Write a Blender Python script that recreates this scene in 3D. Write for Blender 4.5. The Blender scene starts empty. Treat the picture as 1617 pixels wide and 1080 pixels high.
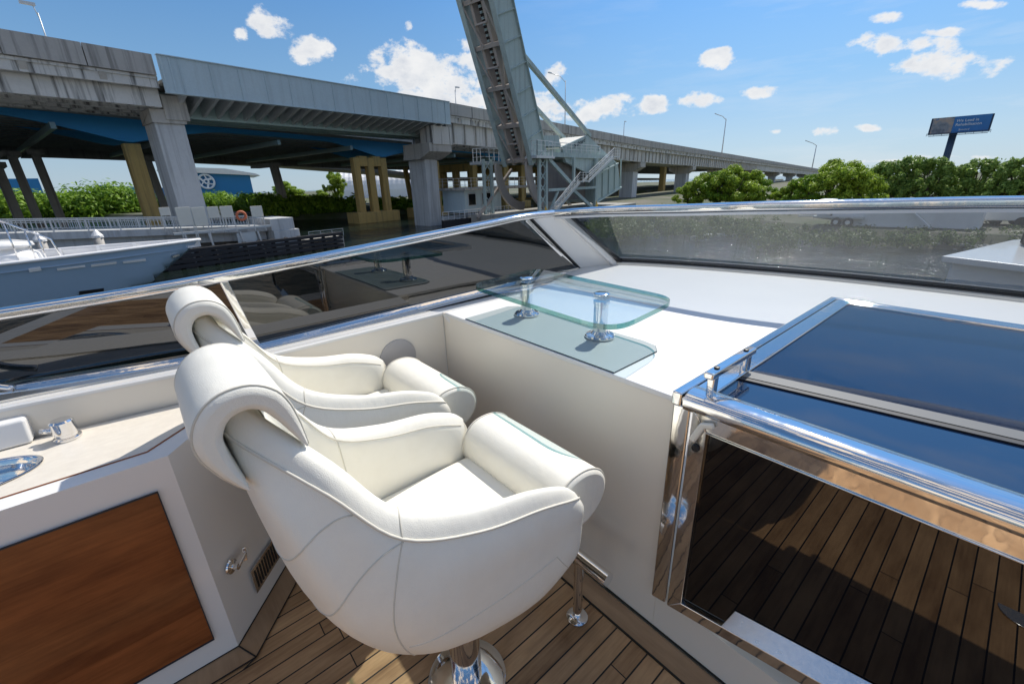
import bpy, math, random
from mathutils import Vector, Matrix
random.seed(7)
SC = bpy.context.scene
COL = SC.collection

# ------------------------------------------------------------------ camera, sky, sun, exposure
F_PX, W_PX, H_PX = 680.0, 1617.0, 1080.0
EYE = Vector((0, 0, 1.62))
def cam_rot(pitch, roll, yaw):
    M = Matrix(((1,0,0),(0,0,-1),(0,1,0)))
    Rz = Matrix.Rotation(yaw, 3, 'Z'); Rx = Matrix.Rotation(pitch, 3, 'X'); Rr = Matrix.Rotation(roll, 3, 'Z')
    return Rr @ Rx @ M @ Rz
RM = cam_rot(math.radians(20.4), math.radians(-1.72), math.radians(-49.9))
cd = bpy.data.cameras.new('camera'); cam = bpy.data.objects.new('camera', cd); COL.objects.link(cam)
cd.sensor_width = 36; cd.lens = 36*F_PX/W_PX; cd.clip_start = 0.05; cd.clip_end = 6000
mw = Matrix.Identity(4)
for i in range(3):
    mw[i][0] = RM[0][i]; mw[i][1] = -RM[1][i]; mw[i][2] = -RM[2][i]; mw[i][3] = EYE[i]
cam.matrix_world = mw
SC.camera = cam
def ray(x, y):
    return (RM.transposed() @ Vector(((x-808.5)/F_PX, (y-540)/F_PX, 1.0))).normalized()

SUN_AZ, SUN_EL = math.radians(-15), math.radians(50)
sd = Vector((math.sin(SUN_AZ)*math.cos(SUN_EL), math.cos(SUN_AZ)*math.cos(SUN_EL), math.sin(SUN_EL)))
sl = bpy.data.lights.new('sun', 'SUN'); sl.energy = 4.5; sl.angle = math.radians(0.53); sl.color = (1.0, 0.94, 0.84)
so = bpy.data.objects.new('sun', sl); COL.objects.link(so); so.rotation_euler = sd.to_track_quat('Z', 'Y').to_euler()
SC.view_settings.view_transform = 'Standard'; SC.view_settings.look = 'None'; SC.view_settings.gamma = 1.0
SC.view_settings.exposure = 0.08
SC.render.resolution_x = 1024; SC.render.resolution_y = 683

wd = bpy.data.worlds.new('World'); SC.world = wd; wd.use_nodes = True
NT = wd.node_tree; NT.nodes.clear()
def mk_world():
    N = NT.nodes; L = NT.links
    def nd(t, **k):
        n = N.new(t)
        for a, b in k.items(): setattr(n, a, b)
        return n
    def mth(op, a, b=None, c=None, clamp=False):
        n = nd('ShaderNodeMath', operation=op, use_clamp=clamp)
        for i, v in enumerate((a, b, c)):
            if v is None: continue
            if isinstance(v, (int, float)): n.inputs[i].default_value = v
            else: L.new(v, n.inputs[i])
        return n.outputs[0]
    out = nd('ShaderNodeOutputWorld'); bg = nd('ShaderNodeBackground'); L.new(bg.outputs[0], out.inputs[0])
    sky = nd('ShaderNodeTexSky', sky_type='NISHITA'); sky.sun_disc = False
    sky.sun_elevation = SUN_EL; sky.sun_rotation = SUN_AZ; sky.altitude = 0; sky.air_density = 1.1; sky.dust_density = 0.25; sky.ozone_density = 3.0
    tc = nd('ShaderNodeTexCoord'); nrm = nd('ShaderNodeVectorMath', operation='NORMALIZE'); L.new(tc.outputs['Generated'], nrm.inputs[0])
    sep = nd('ShaderNodeSeparateXYZ'); L.new(nrm.outputs[0], sep.inputs[0])
    az = mth('ARCTAN2', sep.outputs[0], sep.outputs[1]); el = mth('ARCSINE', sep.outputs[2])
    nz = nd('ShaderNodeTexNoise'); nz.inputs['Scale'].default_value = 15; nz.inputs['Detail'].default_value = 9; nz.inputs['Roughness'].default_value = 0.62
    mp = nd('ShaderNodeMapping'); mp.inputs['Scale'].default_value = (1, 1, 1.5); L.new(nrm.outputs[0], mp.inputs[0]); L.new(mp.outputs[0], nz.inputs['Vector'])
    nf = nz.outputs[0]
    # each cloud: pixel centre, half width, half height (px), strength
    clouds = [(430,40,34,26,.95),(690,135,120,26,.9),(497,82,36,24,.95),(382,56,15,14,.55),(647,38,11,15,.55),(655,105,90,36,1.2),(755,105,50,28,1.0),(640,153,95,18,1.1),(720,165,90,26,1.0),
              (735,70,25,18,.45),(872,118,24,20,.8),(862,172,40,26,.8),(945,172,62,24,1.05),(1036,163,27,16,.95),(1132,92,34,16,.9),(1111,158,48,14,.95),
              (1190,147,42,12,.8),(1420,70,95,16,.75),(1480,50,60,10,.5),(1545,8,52,10,.8),(1415,28,40,10,.5),(1300,205,22,9,.85),(1370,203,22,7,.5),
              (1222,208,18,6,.35),(1540,248,120,5,.35),(1400,255,120,5,.3),(1480,100,130,26,.28)]
    acc = None
    for (px, py, hw_, hh, st) in clouds:
        d = ray(px, py); a0 = math.atan2(d.x, d.y); e0 = math.asin(d.z)
        dx = ray(px+hw_, py-hw_*0.0); ra = abs(math.atan2(dx.x, dx.y)-a0)+1e-4
        dy = ray(px, py-hh); re = abs(math.asin(dy.z)-e0)+1e-4
        # tilt of the picture's horizontal at this place
        sl_ = (math.asin(dx.z)-e0)/(math.atan2(dx.x, dx.y)-a0)
        u = mth('SUBTRACT', az, a0)
        v = mth('SUBTRACT', mth('SUBTRACT', el, e0), mth('MULTIPLY', u, sl_))
        q = mth('ADD', mth('POWER', mth('MULTIPLY', u, 1/ra), 2.0), mth('POWER', mth('MULTIPLY', v, 1/re), 2.0))
        m = mth('MULTIPLY_ADD', mth('POWER', q, .8), -0.75, 0.82+0.35*(st-0.8))
        m = mth('MAXIMUM', m, -1.5)
        acc = m if acc is None else mth('MAXIMUM', acc, m)
    # added bright clouds, out of view and overhead, as fill for shaded surfaces
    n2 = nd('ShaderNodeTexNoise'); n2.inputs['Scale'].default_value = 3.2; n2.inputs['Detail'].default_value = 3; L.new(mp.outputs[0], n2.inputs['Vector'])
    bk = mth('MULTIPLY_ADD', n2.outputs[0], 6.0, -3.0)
    fill_sky = mth('MAXIMUM', mth('LESS_THAN', mth('COSINE', mth('SUBTRACT', az, -0.87)), 0.42), mth('GREATER_THAN', el, 1.02))
    bk = mth('ADD', mth('MULTIPLY', bk, fill_sky), mth('MULTIPLY_ADD', fill_sky, 1.5, -1.5))
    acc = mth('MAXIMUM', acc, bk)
    dens = mth('ADD', acc, mth('MULTIPLY_ADD', nf, 4.2, -2.25))
    mr = nd('ShaderNodeMapRange', interpolation_type='SMOOTHSTEP'); mr.inputs[1].default_value = 0.0; mr.inputs[2].default_value = 0.60
    L.new(dens, mr.inputs[0])
    # lit tops, greyer cores
    mr2 = nd('ShaderNodeMapRange'); mr2.inputs[1].default_value = 0.2; mr2.inputs[2].default_value = 1.3; L.new(dens, mr2.inputs[0])
    cm = nd('ShaderNodeMix', data_type='RGBA'); cm.inputs[6].default_value = (8.6, 8.6, 8.6, 1); cm.inputs[7].default_value = (5.8, 6.2, 6.9, 1)
    n3 = nd('ShaderNodeTexNoise'); n3.inputs['Scale'].default_value = 22; n3.inputs['Detail'].default_value = 5; L.new(mp.outputs[0], n3.inputs['Vector'])
    L.new(mth('MULTIPLY', mr2.outputs[0], mth('MULTIPLY_ADD', n3.outputs[0], 3.0, -0.9, True)), cm.inputs[0])
    cx_ = nd('ShaderNodeCombineXYZ'); L.new(mth('MULTIPLY', az, 2.2), cx_.inputs[0]); L.new(mth('MULTIPLY', el, 13.0), cx_.inputs[1])
    n4 = nd('ShaderNodeTexNoise'); n4.inputs['Scale'].default_value = 1.6; n4.inputs['Detail'].default_value = 7; n4.inputs['Roughness'].default_value = .6; L.new(cx_.outputs[0], n4.inputs['Vector'])
    thin = mth('MULTIPLY', mth('MULTIPLY_ADD', n4.outputs[0], 3.2, -1.6, True), .42)
    thin = mth('MULTIPLY', thin, mth('MULTIPLY_ADD', az, 1.0, 1.0, True))
    mx = nd('ShaderNodeMix', data_type='RGBA'); L.new(mth('MAXIMUM', thin, mth('MULTIPLY', mr.outputs[0], 0.96)), mx.inputs[0])
    rp = nd('ShaderNodeValToRGB'); L.new(mth('MULTIPLY', sep.outputs[2], 1.0, None, True), rp.inputs[0])
    K = 1/0.12
    stops = [(0.0, (.50, .68, .84)), (.06, (.43, .63, .84)), (.16, (.25, .50, .82)), (.34, (.105, .33, .74)), (.7, (.085, .22, .50)), (1.0, (.10, .20, .40))]
    el_ = rp.color_ramp.elements
    while len(el_) < len(stops): el_.new(.5)
    for i, (p, c) in enumerate(stops): el_[i].position = p; el_[i].color = (*c, 1)
    dt = nd('ShaderNodeVectorMath', operation='DOT_PRODUCT'); L.new(nrm.outputs[0], dt.inputs[0]); dt.inputs[1].default_value = sd
    glow = mth('MULTIPLY_ADD', mth('POWER', mth('MAXIMUM', dt.outputs['Value'], 0.0), 5.0), 1.5, .92)
    gs = nd('ShaderNodeVectorMath', operation='SCALE'); L.new(rp.outputs[0], gs.inputs[0]); L.new(mth('MULTIPLY', glow, K), gs.inputs['Scale'])
    hsv = nd('ShaderNodeMix', data_type='RGBA'); hsv.inputs[0].default_value = .82; L.new(sky.outputs[0], hsv.inputs[6]); L.new(gs.outputs[0], hsv.inputs[7])
    L.new(hsv.outputs[2], mx.inputs[6]); L.new(cm.outputs[2], mx.inputs[7])
    wm = nd('ShaderNodeMix', data_type='RGBA'); L.new(mth('MULTIPLY', fill_sky, mr.outputs[0]), wm.inputs[0]); wm.inputs[6].default_value = (1, 1, 1, 1); wm.inputs[7].default_value = (1.55, 1.28, 1.0, 1)  # warms and brightens the added fill clouds
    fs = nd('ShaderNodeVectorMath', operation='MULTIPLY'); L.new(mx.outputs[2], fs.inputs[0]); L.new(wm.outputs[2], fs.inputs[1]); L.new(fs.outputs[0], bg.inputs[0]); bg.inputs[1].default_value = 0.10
mk_world()
wd.cycles.sampling_method = 'MANUAL'; wd.cycles.sample_map_resolution = 512

# ------------------------------------------------------------------ pixel -> place helpers
def Pz(x, y, z):
    d = ray(x, y); return EYE + d*((z-EYE.z)/d.z)
HE = Vector((-.174, .985, 0)).normalized(); HN = Vector((-HE.y, HE.x, 0))
def hv(s, t, z): return HE*s + HN*t + Vector((0, 0, z))
def hw(x, y, t):
    d = ray(x, y); p = EYE + d*(t/d.dot(HN)); return p.dot(HE), p.z

# ------------------------------------------------------------------ materials
MATS = {}
class NG:
    def __init__(s, name):
        s.m = bpy.data.materials.new(name); s.m.use_nodes = True; s.t = s.m.node_tree; s.t.nodes.clear()
        s.out = s.n('ShaderNodeOutputMaterial')
    def n(s, t, **k):
        n = s.t.nodes.new(t)
        for a, b in k.items(): setattr(n, a, b)
        return n
    def l(s, a, b): s.t.links.new(a, b)
    def mth(s, op, a, b=None, c=None, clamp=False):
        n = s.n('ShaderNodeMath', operation=op, use_clamp=clamp)
        for i, v in enumerate((a, b, c)):
            if v is None: continue
            if isinstance(v, (int, float)): n.inputs[i].default_value = v
            else: s.l(v, n.inputs[i])
        return n.outputs[0]
    def coord(s, scale=(1,1,1), rot=(0,0,0)):
        tc = s.n('ShaderNodeTexCoord'); mp = s.n('ShaderNodeMapping')
        mp.inputs['Scale'].default_value = scale; mp.inputs['Rotation'].default_value = rot
        s.l(tc.outputs['Object'], mp.inputs[0]); return mp.outputs[0]
    def noise(s, vec, scale, detail=4, rough=.55):
        n = s.n('ShaderNodeTexNoise'); n.inputs['Scale'].default_value = scale; n.inputs['Detail'].default_value = detail; n.inputs['Roughness'].default_value = rough
        s.l(vec, n.inputs['Vector']); return n.outputs[0]
    def ramp(s, fac, stops):
        r = s.n('ShaderNodeValToRGB'); s.l(fac, r.inputs[0]); e = r.color_ramp.elements
        while len(e) < len(stops): e.new(.5)
        for i, (p, c) in enumerate(stops): e[i].position = p; e[i].color = (*c, 1) if len(c) == 3 else c
        return r.outputs[0]
    def mix(s, f, a, b, mode='MIX'):
        m = s.n('ShaderNodeMix', data_type='RGBA', blend_type=mode)
        for i, v in ((0, f), (6, a), (7, b)):
            if isinstance(v, (int, float)): m.inputs[i].default_value = v
            elif isinstance(v, tuple): m.inputs[i].default_value = (*v, 1)
            else: s.l(v, m.inputs[i])
        return m.outputs[2]
    def bsdf(s, color=None, rough=.5, metal=0, bump=None, bstr=.3, bdist=.01, coat=0, ior=1.5, spec=.5, **k):
        b = s.n('ShaderNodeBsdfPrincipled')
        if isinstance(color, tuple): b.inputs['Base Color'].default_value = (*color, 1)
        elif color is not None: s.l(color, b.inputs['Base Color'])
        if isinstance(rough, (int, float)): b.inputs['Roughness'].default_value = rough
        else: s.l(rough, b.inputs['Roughness'])
        b.inputs['Metallic'].default_value = metal; b.inputs['Coat Weight'].default_value = coat; b.inputs['IOR'].default_value = ior
        b.inputs['Specular IOR Level'].default_value = spec
        for a, v in k.items(): b.inputs[a].default_value = v
        if bump is not None:
            bp = s.n('ShaderNodeBump'); bp.inputs['Strength'].default_value = bstr; bp.inputs['Distance'].default_value = bdist
            s.l(bump, bp.inputs['Height']); s.l(bp.outputs[0], b.inputs['Normal'])
        s.l(b.outputs[0], s.out.inputs[0]); return b
def mat(name):
    def deco(fn):
        g = NG(name); fn(g); MATS[name] = g.m; return fn
    return deco
def simple(name, col, rough=.5, metal=0, coat=0, var=.08, vs=3, bump=0):
    g = NG(name); v = g.coord(); n = g.noise(v, vs, 5)
    c = g.mix(g.mth('MULTIPLY', n, 1.0), tuple(x*(1-var) for x in col), tuple(min(1, x*(1+var)) for x in col))
    g.bsdf(c, rough, metal, coat=coat, bump=(n if bump else None), bstr=bump)
    MATS[name] = g.m
@mat('leather')
def _(g):
    v = g.coord(); vo = g.n('ShaderNodeTexVoronoi', feature='DISTANCE_TO_EDGE'); vo.inputs['Scale'].default_value = 330; g.l(v, vo.inputs['Vector'])
    n = g.noise(v, 9, 3); cr = g.noise(g.coord((5, 14, 3), (.3, .5, .2)), 2.2, 3, .5); h = g.mth('ADD', g.mth('MULTIPLY', vo.outputs[0], .45), g.mth('ADD', g.mth('MULTIPLY', n, 1.8), g.mth('MULTIPLY', cr, .9)))
    c = g.mix(g.noise(v, 14, 4), (.80, .77, .68), (.87, .85, .77))
    g.bsdf(c, .42, bump=h, bstr=.38, bdist=.004, spec=.45)
simple('leather_dark', (.30, .29, .26), .6)
simple('piping', (.66, .63, .55), .5)
simple('seam', (.62, .59, .51), .7)
@mat('gelcoat')
def _(g):
    v = g.coord(); n = g.noise(v, 2.2, 5)
    g.bsdf(g.mix(n, (.76, .755, .74), (.82, .815, .80)), .22, coat=.25)
@mat('gelcoat_cream')
def _(g):
    v = g.coord(); n = g.noise(v, 2.2, 5)
    g.bsdf(g.mix(n, (.76, .71, .62), (.82, .77, .68)), .35, coat=.15)
@mat('dash_white')
def _(g):
    v = g.coord(); n = g.noise(v, 3, 5); f = g.noise(v, 420, 2)
    g.bsdf(g.mix(n, (.74, .74, .73), (.80, .80, .79)), .5, bump=f, bstr=.15, bdist=.001)
@mat('chrome')
def _(g):
    v = g.coord(); n = g.noise(v, 30, 3); r = g.mth('MULTIPLY_ADD', n, .10, .02)
    w = g.noise(v, 7, 3); g.bsdf((.80, .79, .78), r, 1.0, bump=w, bstr=.25, bdist=.006)
@mat('brushed_steel')
def _(g):
    v = g.coord((2, 30, 30)); n = g.noise(v, 12, 6, .7); n2 = g.noise(g.coord(), 25, 5, .7)
    g.bsdf(g.mix(n2, (.50, .53, .57), (.86, .87, .88)), g.mth('MULTIPLY_ADD', n2, .35, .05), 1.0, bump=n, bstr=.12, bdist=.002)
simple('mat_grey', (.37, .42, .42), .45, var=.03)
simple('speaker_grey', (.42, .405, .40), .6, var=.04)
simple('rubber_black', (.012, .012, .014), .45)
simple('caulk', (.010, .010, .010), .6)
def teakmat(name, ax, c0, c1, plank=.0665, off=0., caulk=True, length=1.9, gloss=.55):
    g = NG(name); tc = g.n('ShaderNodeTexCoord'); sp = g.n('ShaderNodeSeparateXYZ'); g.l(tc.outputs['Object'], sp.inputs[0])
    a = sp.outputs[{'X':0,'Y':1,'Z':2}[ax[0]]]; b = sp.outputs[{'X':0,'Y':1,'Z':2}[ax[1]]]   # a: across planks, b: along them
    u = g.mth('DIVIDE', g.mth('SUBTRACT', a, off), plank); iu = g.mth('FLOOR', u); fu = g.mth('FRACT', u)
    wn = g.n('ShaderNodeTexWhiteNoise', noise_dimensions='1D'); g.l(iu, wn.inputs['W'])
    vb = g.mth('ADD', g.mth('DIVIDE', b, length), g.mth('MULTIPLY', wn.outputs['Value'], 5.0)); ib = g.mth('FLOOR', vb); fb = g.mth('FRACT', vb)
    w2 = g.n('ShaderNodeTexWhiteNoise', noise_dimensions='2D'); cb = g.n('ShaderNodeCombineXYZ'); g.l(iu, cb.inputs[0]); g.l(ib, cb.inputs[1]); g.l(cb.outputs[0], w2.inputs['Vector'])
    cc = g.n('ShaderNodeCombineXYZ'); g.l(g.mth('MULTIPLY', a, 60), cc.inputs[0]); g.l(g.mth('MULTIPLY', b, 2.2), cc.inputs[1]); g.l(g.mth('MULTIPLY', w2.outputs['Value'], 40), cc.inputs[2])
    grain = g.noise(cc.outputs[0], 1.6, 7, .65)
    cc2 = g.n('ShaderNodeCombineXYZ'); g.l(g.mth('MULTIPLY', a, 7), cc2.inputs[0]); g.l(g.mth('MULTIPLY', b, 2.0), cc2.inputs[1])
    mott = g.noise(cc2.outputs[0], 1.5, 5, .6)
    t = g.mth('ADD', g.mth('MULTIPLY', grain, .7), g.mth('ADD', g.mth('MULTIPLY', w2.outputs['Value'], .45), g.mth('MULTIPLY_ADD', mott, 1.5, -.90)), clamp=True)
    col = g.mix(t, c0, c1)
    if caulk:
        line = g.mth('LESS_THAN', g.mth('ABSOLUTE', g.mth('SUBTRACT', fu, .5)), .5-.042)
        butt = g.mth('GREATER_THAN', fb, .0022)
        col = g.mix(g.mth('MULTIPLY', line, butt), (.008, .008, .008), col)
    g.bsdf(col, gloss, bump=grain, bstr=.12, bdist=.002)
    MATS[name] = g.m
teakmat('teak_planks', 'XY', (.21, .108, .045), (.68, .42, .21), off=-.056)
teakmat('teak_margin', 'YX', (.28, .17, .09), (.50, .33, .19), plank=1.0, caulk=False, off=.5)
teakmat('teak_door', 'ZY', (.085, .022, .006), (.36, .12, .036), plank=.13, caulk=False, length=60, gloss=.22)
@mat('travertine')
def _(g):
    v = g.coord((1, 1, 1)); n = g.noise(g.coord((9, 3, 3)), 5, 8, .7); n2 = g.noise(v, 60, 3)
    c = g.mix(n, (.66, .61, .52), (.88, .83, .74)); c = g.mix(g.mth('MULTIPLY', n2, .25), c, (.36, .30, .26))
    g.bsdf(c, .3, coat=.2)
def glassmat(name, tint, ior=1.5, rough=.0, spec_tint=(1,1,1)):
    g = NG(name); ge = g.n('ShaderNodeNewGeometry'); dp = g.n('ShaderNodeVectorMath', operation='DOT_PRODUCT')
    g.l(ge.outputs['Normal'], dp.inputs[0]); g.l(ge.outputs['Incoming'], dp.inputs[1]); c = g.mth('ABSOLUTE', dp.outputs['Value'])
    r0 = ((ior-1)/(ior+1))**2; r0 = 2*r0/(1+r0)
    fr = g.mth('MULTIPLY_ADD', g.mth('POWER', g.mth('SUBTRACT', 1.0, c, None, True), 5.0), 1-r0, r0)
    tr = g.n('ShaderNodeBsdfTransparent'); tr.inputs[0].default_value = (*tint, 1)
    gl = g.n('ShaderNodeBsdfGlossy'); gl.inputs['Roughness'].default_value = rough; gl.inputs[0].default_value = (*spec_tint, 1)
    mx = g.n('ShaderNodeMixShader'); g.l(fr, mx.inputs[0]); g.l(tr.outputs[0], mx.inputs[1]); g.l(gl.outputs[0], mx.inputs[2])
    g.l(mx.outputs[0], g.out.inputs[0]); MATS[name] = g.m
glassmat('tinted_glass', (.055, .06, .062), 1.6)
glassmat('windscreen_glass', (.58, .61, .63), 1.40)
glassmat('table_glass', (.85, .915, .925), 1.5)
glassmat('table_glass_edge', (.16, .40, .36), 1.6, .05)
@mat('dark_glass')
def _(g):
    v = g.coord(); n = g.noise(v, 2.5, 6, .7); sp = g.noise(v, 140, 2)
    c = g.mix(g.mth('MULTIPLY', g.mth('GREATER_THAN', sp, .80), .6), (.003, .012, .040), (.25, .28, .3))
    g.bsdf(c, g.mth('MULTIPLY_ADD', n, .07, .0), ior=2.15)
@mat('door_glass')
def _(g): g.bsdf((.003, .003, .004), .01, ior=1.68)
@mat('water')
def _(g):
    v = g.coord((1, 1.6, 1)); n1 = g.noise(v, .55, 3); n2 = g.noise(v, 2.4, 4, .6); n3 = g.noise(v, 9, 2)
    h = g.mth('ADD', g.mth('MULTIPLY', n1, 1.3), g.mth('ADD', g.mth('MULTIPLY', n2, .55), g.mth('MULTIPLY', n3, .10)))
    g.bsdf((.010, .017, .014), .04, bump=h, bstr=.85, bdist=.3, ior=1.33)
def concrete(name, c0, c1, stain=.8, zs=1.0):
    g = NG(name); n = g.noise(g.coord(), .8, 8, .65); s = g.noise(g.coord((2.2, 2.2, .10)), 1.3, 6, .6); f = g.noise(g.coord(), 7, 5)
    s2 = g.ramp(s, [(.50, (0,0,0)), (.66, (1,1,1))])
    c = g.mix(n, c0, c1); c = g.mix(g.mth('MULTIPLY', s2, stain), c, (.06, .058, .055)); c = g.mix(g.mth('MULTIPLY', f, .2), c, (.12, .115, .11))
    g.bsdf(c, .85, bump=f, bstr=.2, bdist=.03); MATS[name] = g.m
concrete('concrete', (.42, .40, .37), (.60, .58, .54), .4)
concrete('concrete_stained', (.58, .57, .54), (.74, .73, .70), .9)
concrete('concrete_parapet', (.40, .385, .36), (.54, .52, .49), .5)
concrete('concrete_pier', (.50, .52, .54), (.64, .66, .67), .35)
concrete('concrete_dark', (.32, .32, .30), (.44, .43, .40), .4)
concrete('ochre_paint', (.50, .34, .11), (.66, .47, .17), .4)
concrete('steel_paint_blue_grey', (.48, .60, .66), (.58, .70, .75), .10)
concrete('bridge_green', (.40, .50, .48), (.52, .62, .60), .22)
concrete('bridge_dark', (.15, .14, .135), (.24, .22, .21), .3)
simple('girder_blue', (.03, .30, .60), .5)
simple('girder_green', (.30, .42, .42), .35)
simple('rust_brown', (.42, .37, .33), .8)
simple('grey_metal', (.55, .58, .60), .4, .3)
simple('white_paint', (.78, .78, .77), .35)
simple('navy_hull', (.32, .44, .57), .07, coat=.6, var=.05)
simple('yacht_white', (.80, .80, .80), .25, coat=.3)
simple('hangar_blue', (.015, .20, .46), .5, var=.05)
simple('timber_dark', (.022, .022, .026), .75, var=.4)
simple('panel_beige', (.74, .72, .64), .6)
simple('ring_orange', (.55, .16, .08), .6)
simple('dark_window', (.01, .012, .014), .08)
simple('tire', (.02, .02, .02), .8)
simple('billboard_blue', (.01, .16, .46), .4, var=.25, vs=.3)
simple('billboard_frame', (.03, .06, .12), .6)
simple('text_dark', (.03, .05, .06), .7)
simple('text_white', (.75, .8, .85), .5)
simple('container_white', (.78, .80, .82), .5)
simple('rock', (.40, .39, .36), .9, var=.3)
simple('bark', (.10, .08, .06), .9, var=.3)
simple('yellow_paint', (.70, .42, .03), .5)
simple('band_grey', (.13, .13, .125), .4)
simple('membrane', (.78, .78, .78), .5)
@mat('ad_photo')
def _(g):
    n = g.noise(g.coord(), .35, 3); g.bsdf(g.ramp(n, [(.35, (.03, .05, .08)), (.5, (.22, .25, .30)), (.62, (.42, .33, .28)), (.7, (.12, .2, .33))]), .5)
@mat('ground')
def _(g):
    v = g.coord(); n = g.noise(v, .12, 8, .6); n2 = g.noise(v, 2, 5)
    g.bsdf(g.mix(g.mth('MULTIPLY', n2, .5), g.ramp(n, [(.40, (.17, .16, .13)), (.56, (.05, .08, .02))]), (.1, .09, .06)), .95, bump=n2, bstr=.5, bdist=.1)
def leafmat(name, a, b):
    g = NG(name); v = g.coord(); n = g.noise(v, .8, 5, .7)
    oi = g.n('ShaderNodeNewGeometry'); r = g.mth('MULTIPLY_ADD', oi.outputs['Random Per Island'], .9, -.45)
    c = g.mix(g.mth('ADD', g.mth('MULTIPLY_ADD', n, 1.6, -.3), r, clamp=True), a, b)
    bs = g.bsdf(c, .45, spec=.3); tl = g.n('ShaderNodeBsdfTranslucent'); g.l(c, tl.inputs[0])
    mx = g.n('ShaderNodeMixShader'); mx.inputs[0].default_value = .38; g.l(bs.outputs[0], mx.inputs[1]); g.l(tl.outputs[0], mx.inputs[2]); g.l(mx.outputs[0], g.out.inputs[0])
    MATS[name] = g.m
leafmat('leaf_mangrove', (.07, .17, .012), (.34, .52, .05))
leafmat('leaf_tree', (.13, .24, .02), (.50, .64, .08))
leafmat('leaf_feather', (.11, .21, .04), (.40, .54, .13))

leafmat('leaf_scrub', (.05, .09, .025), (.19, .25, .08))
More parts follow.
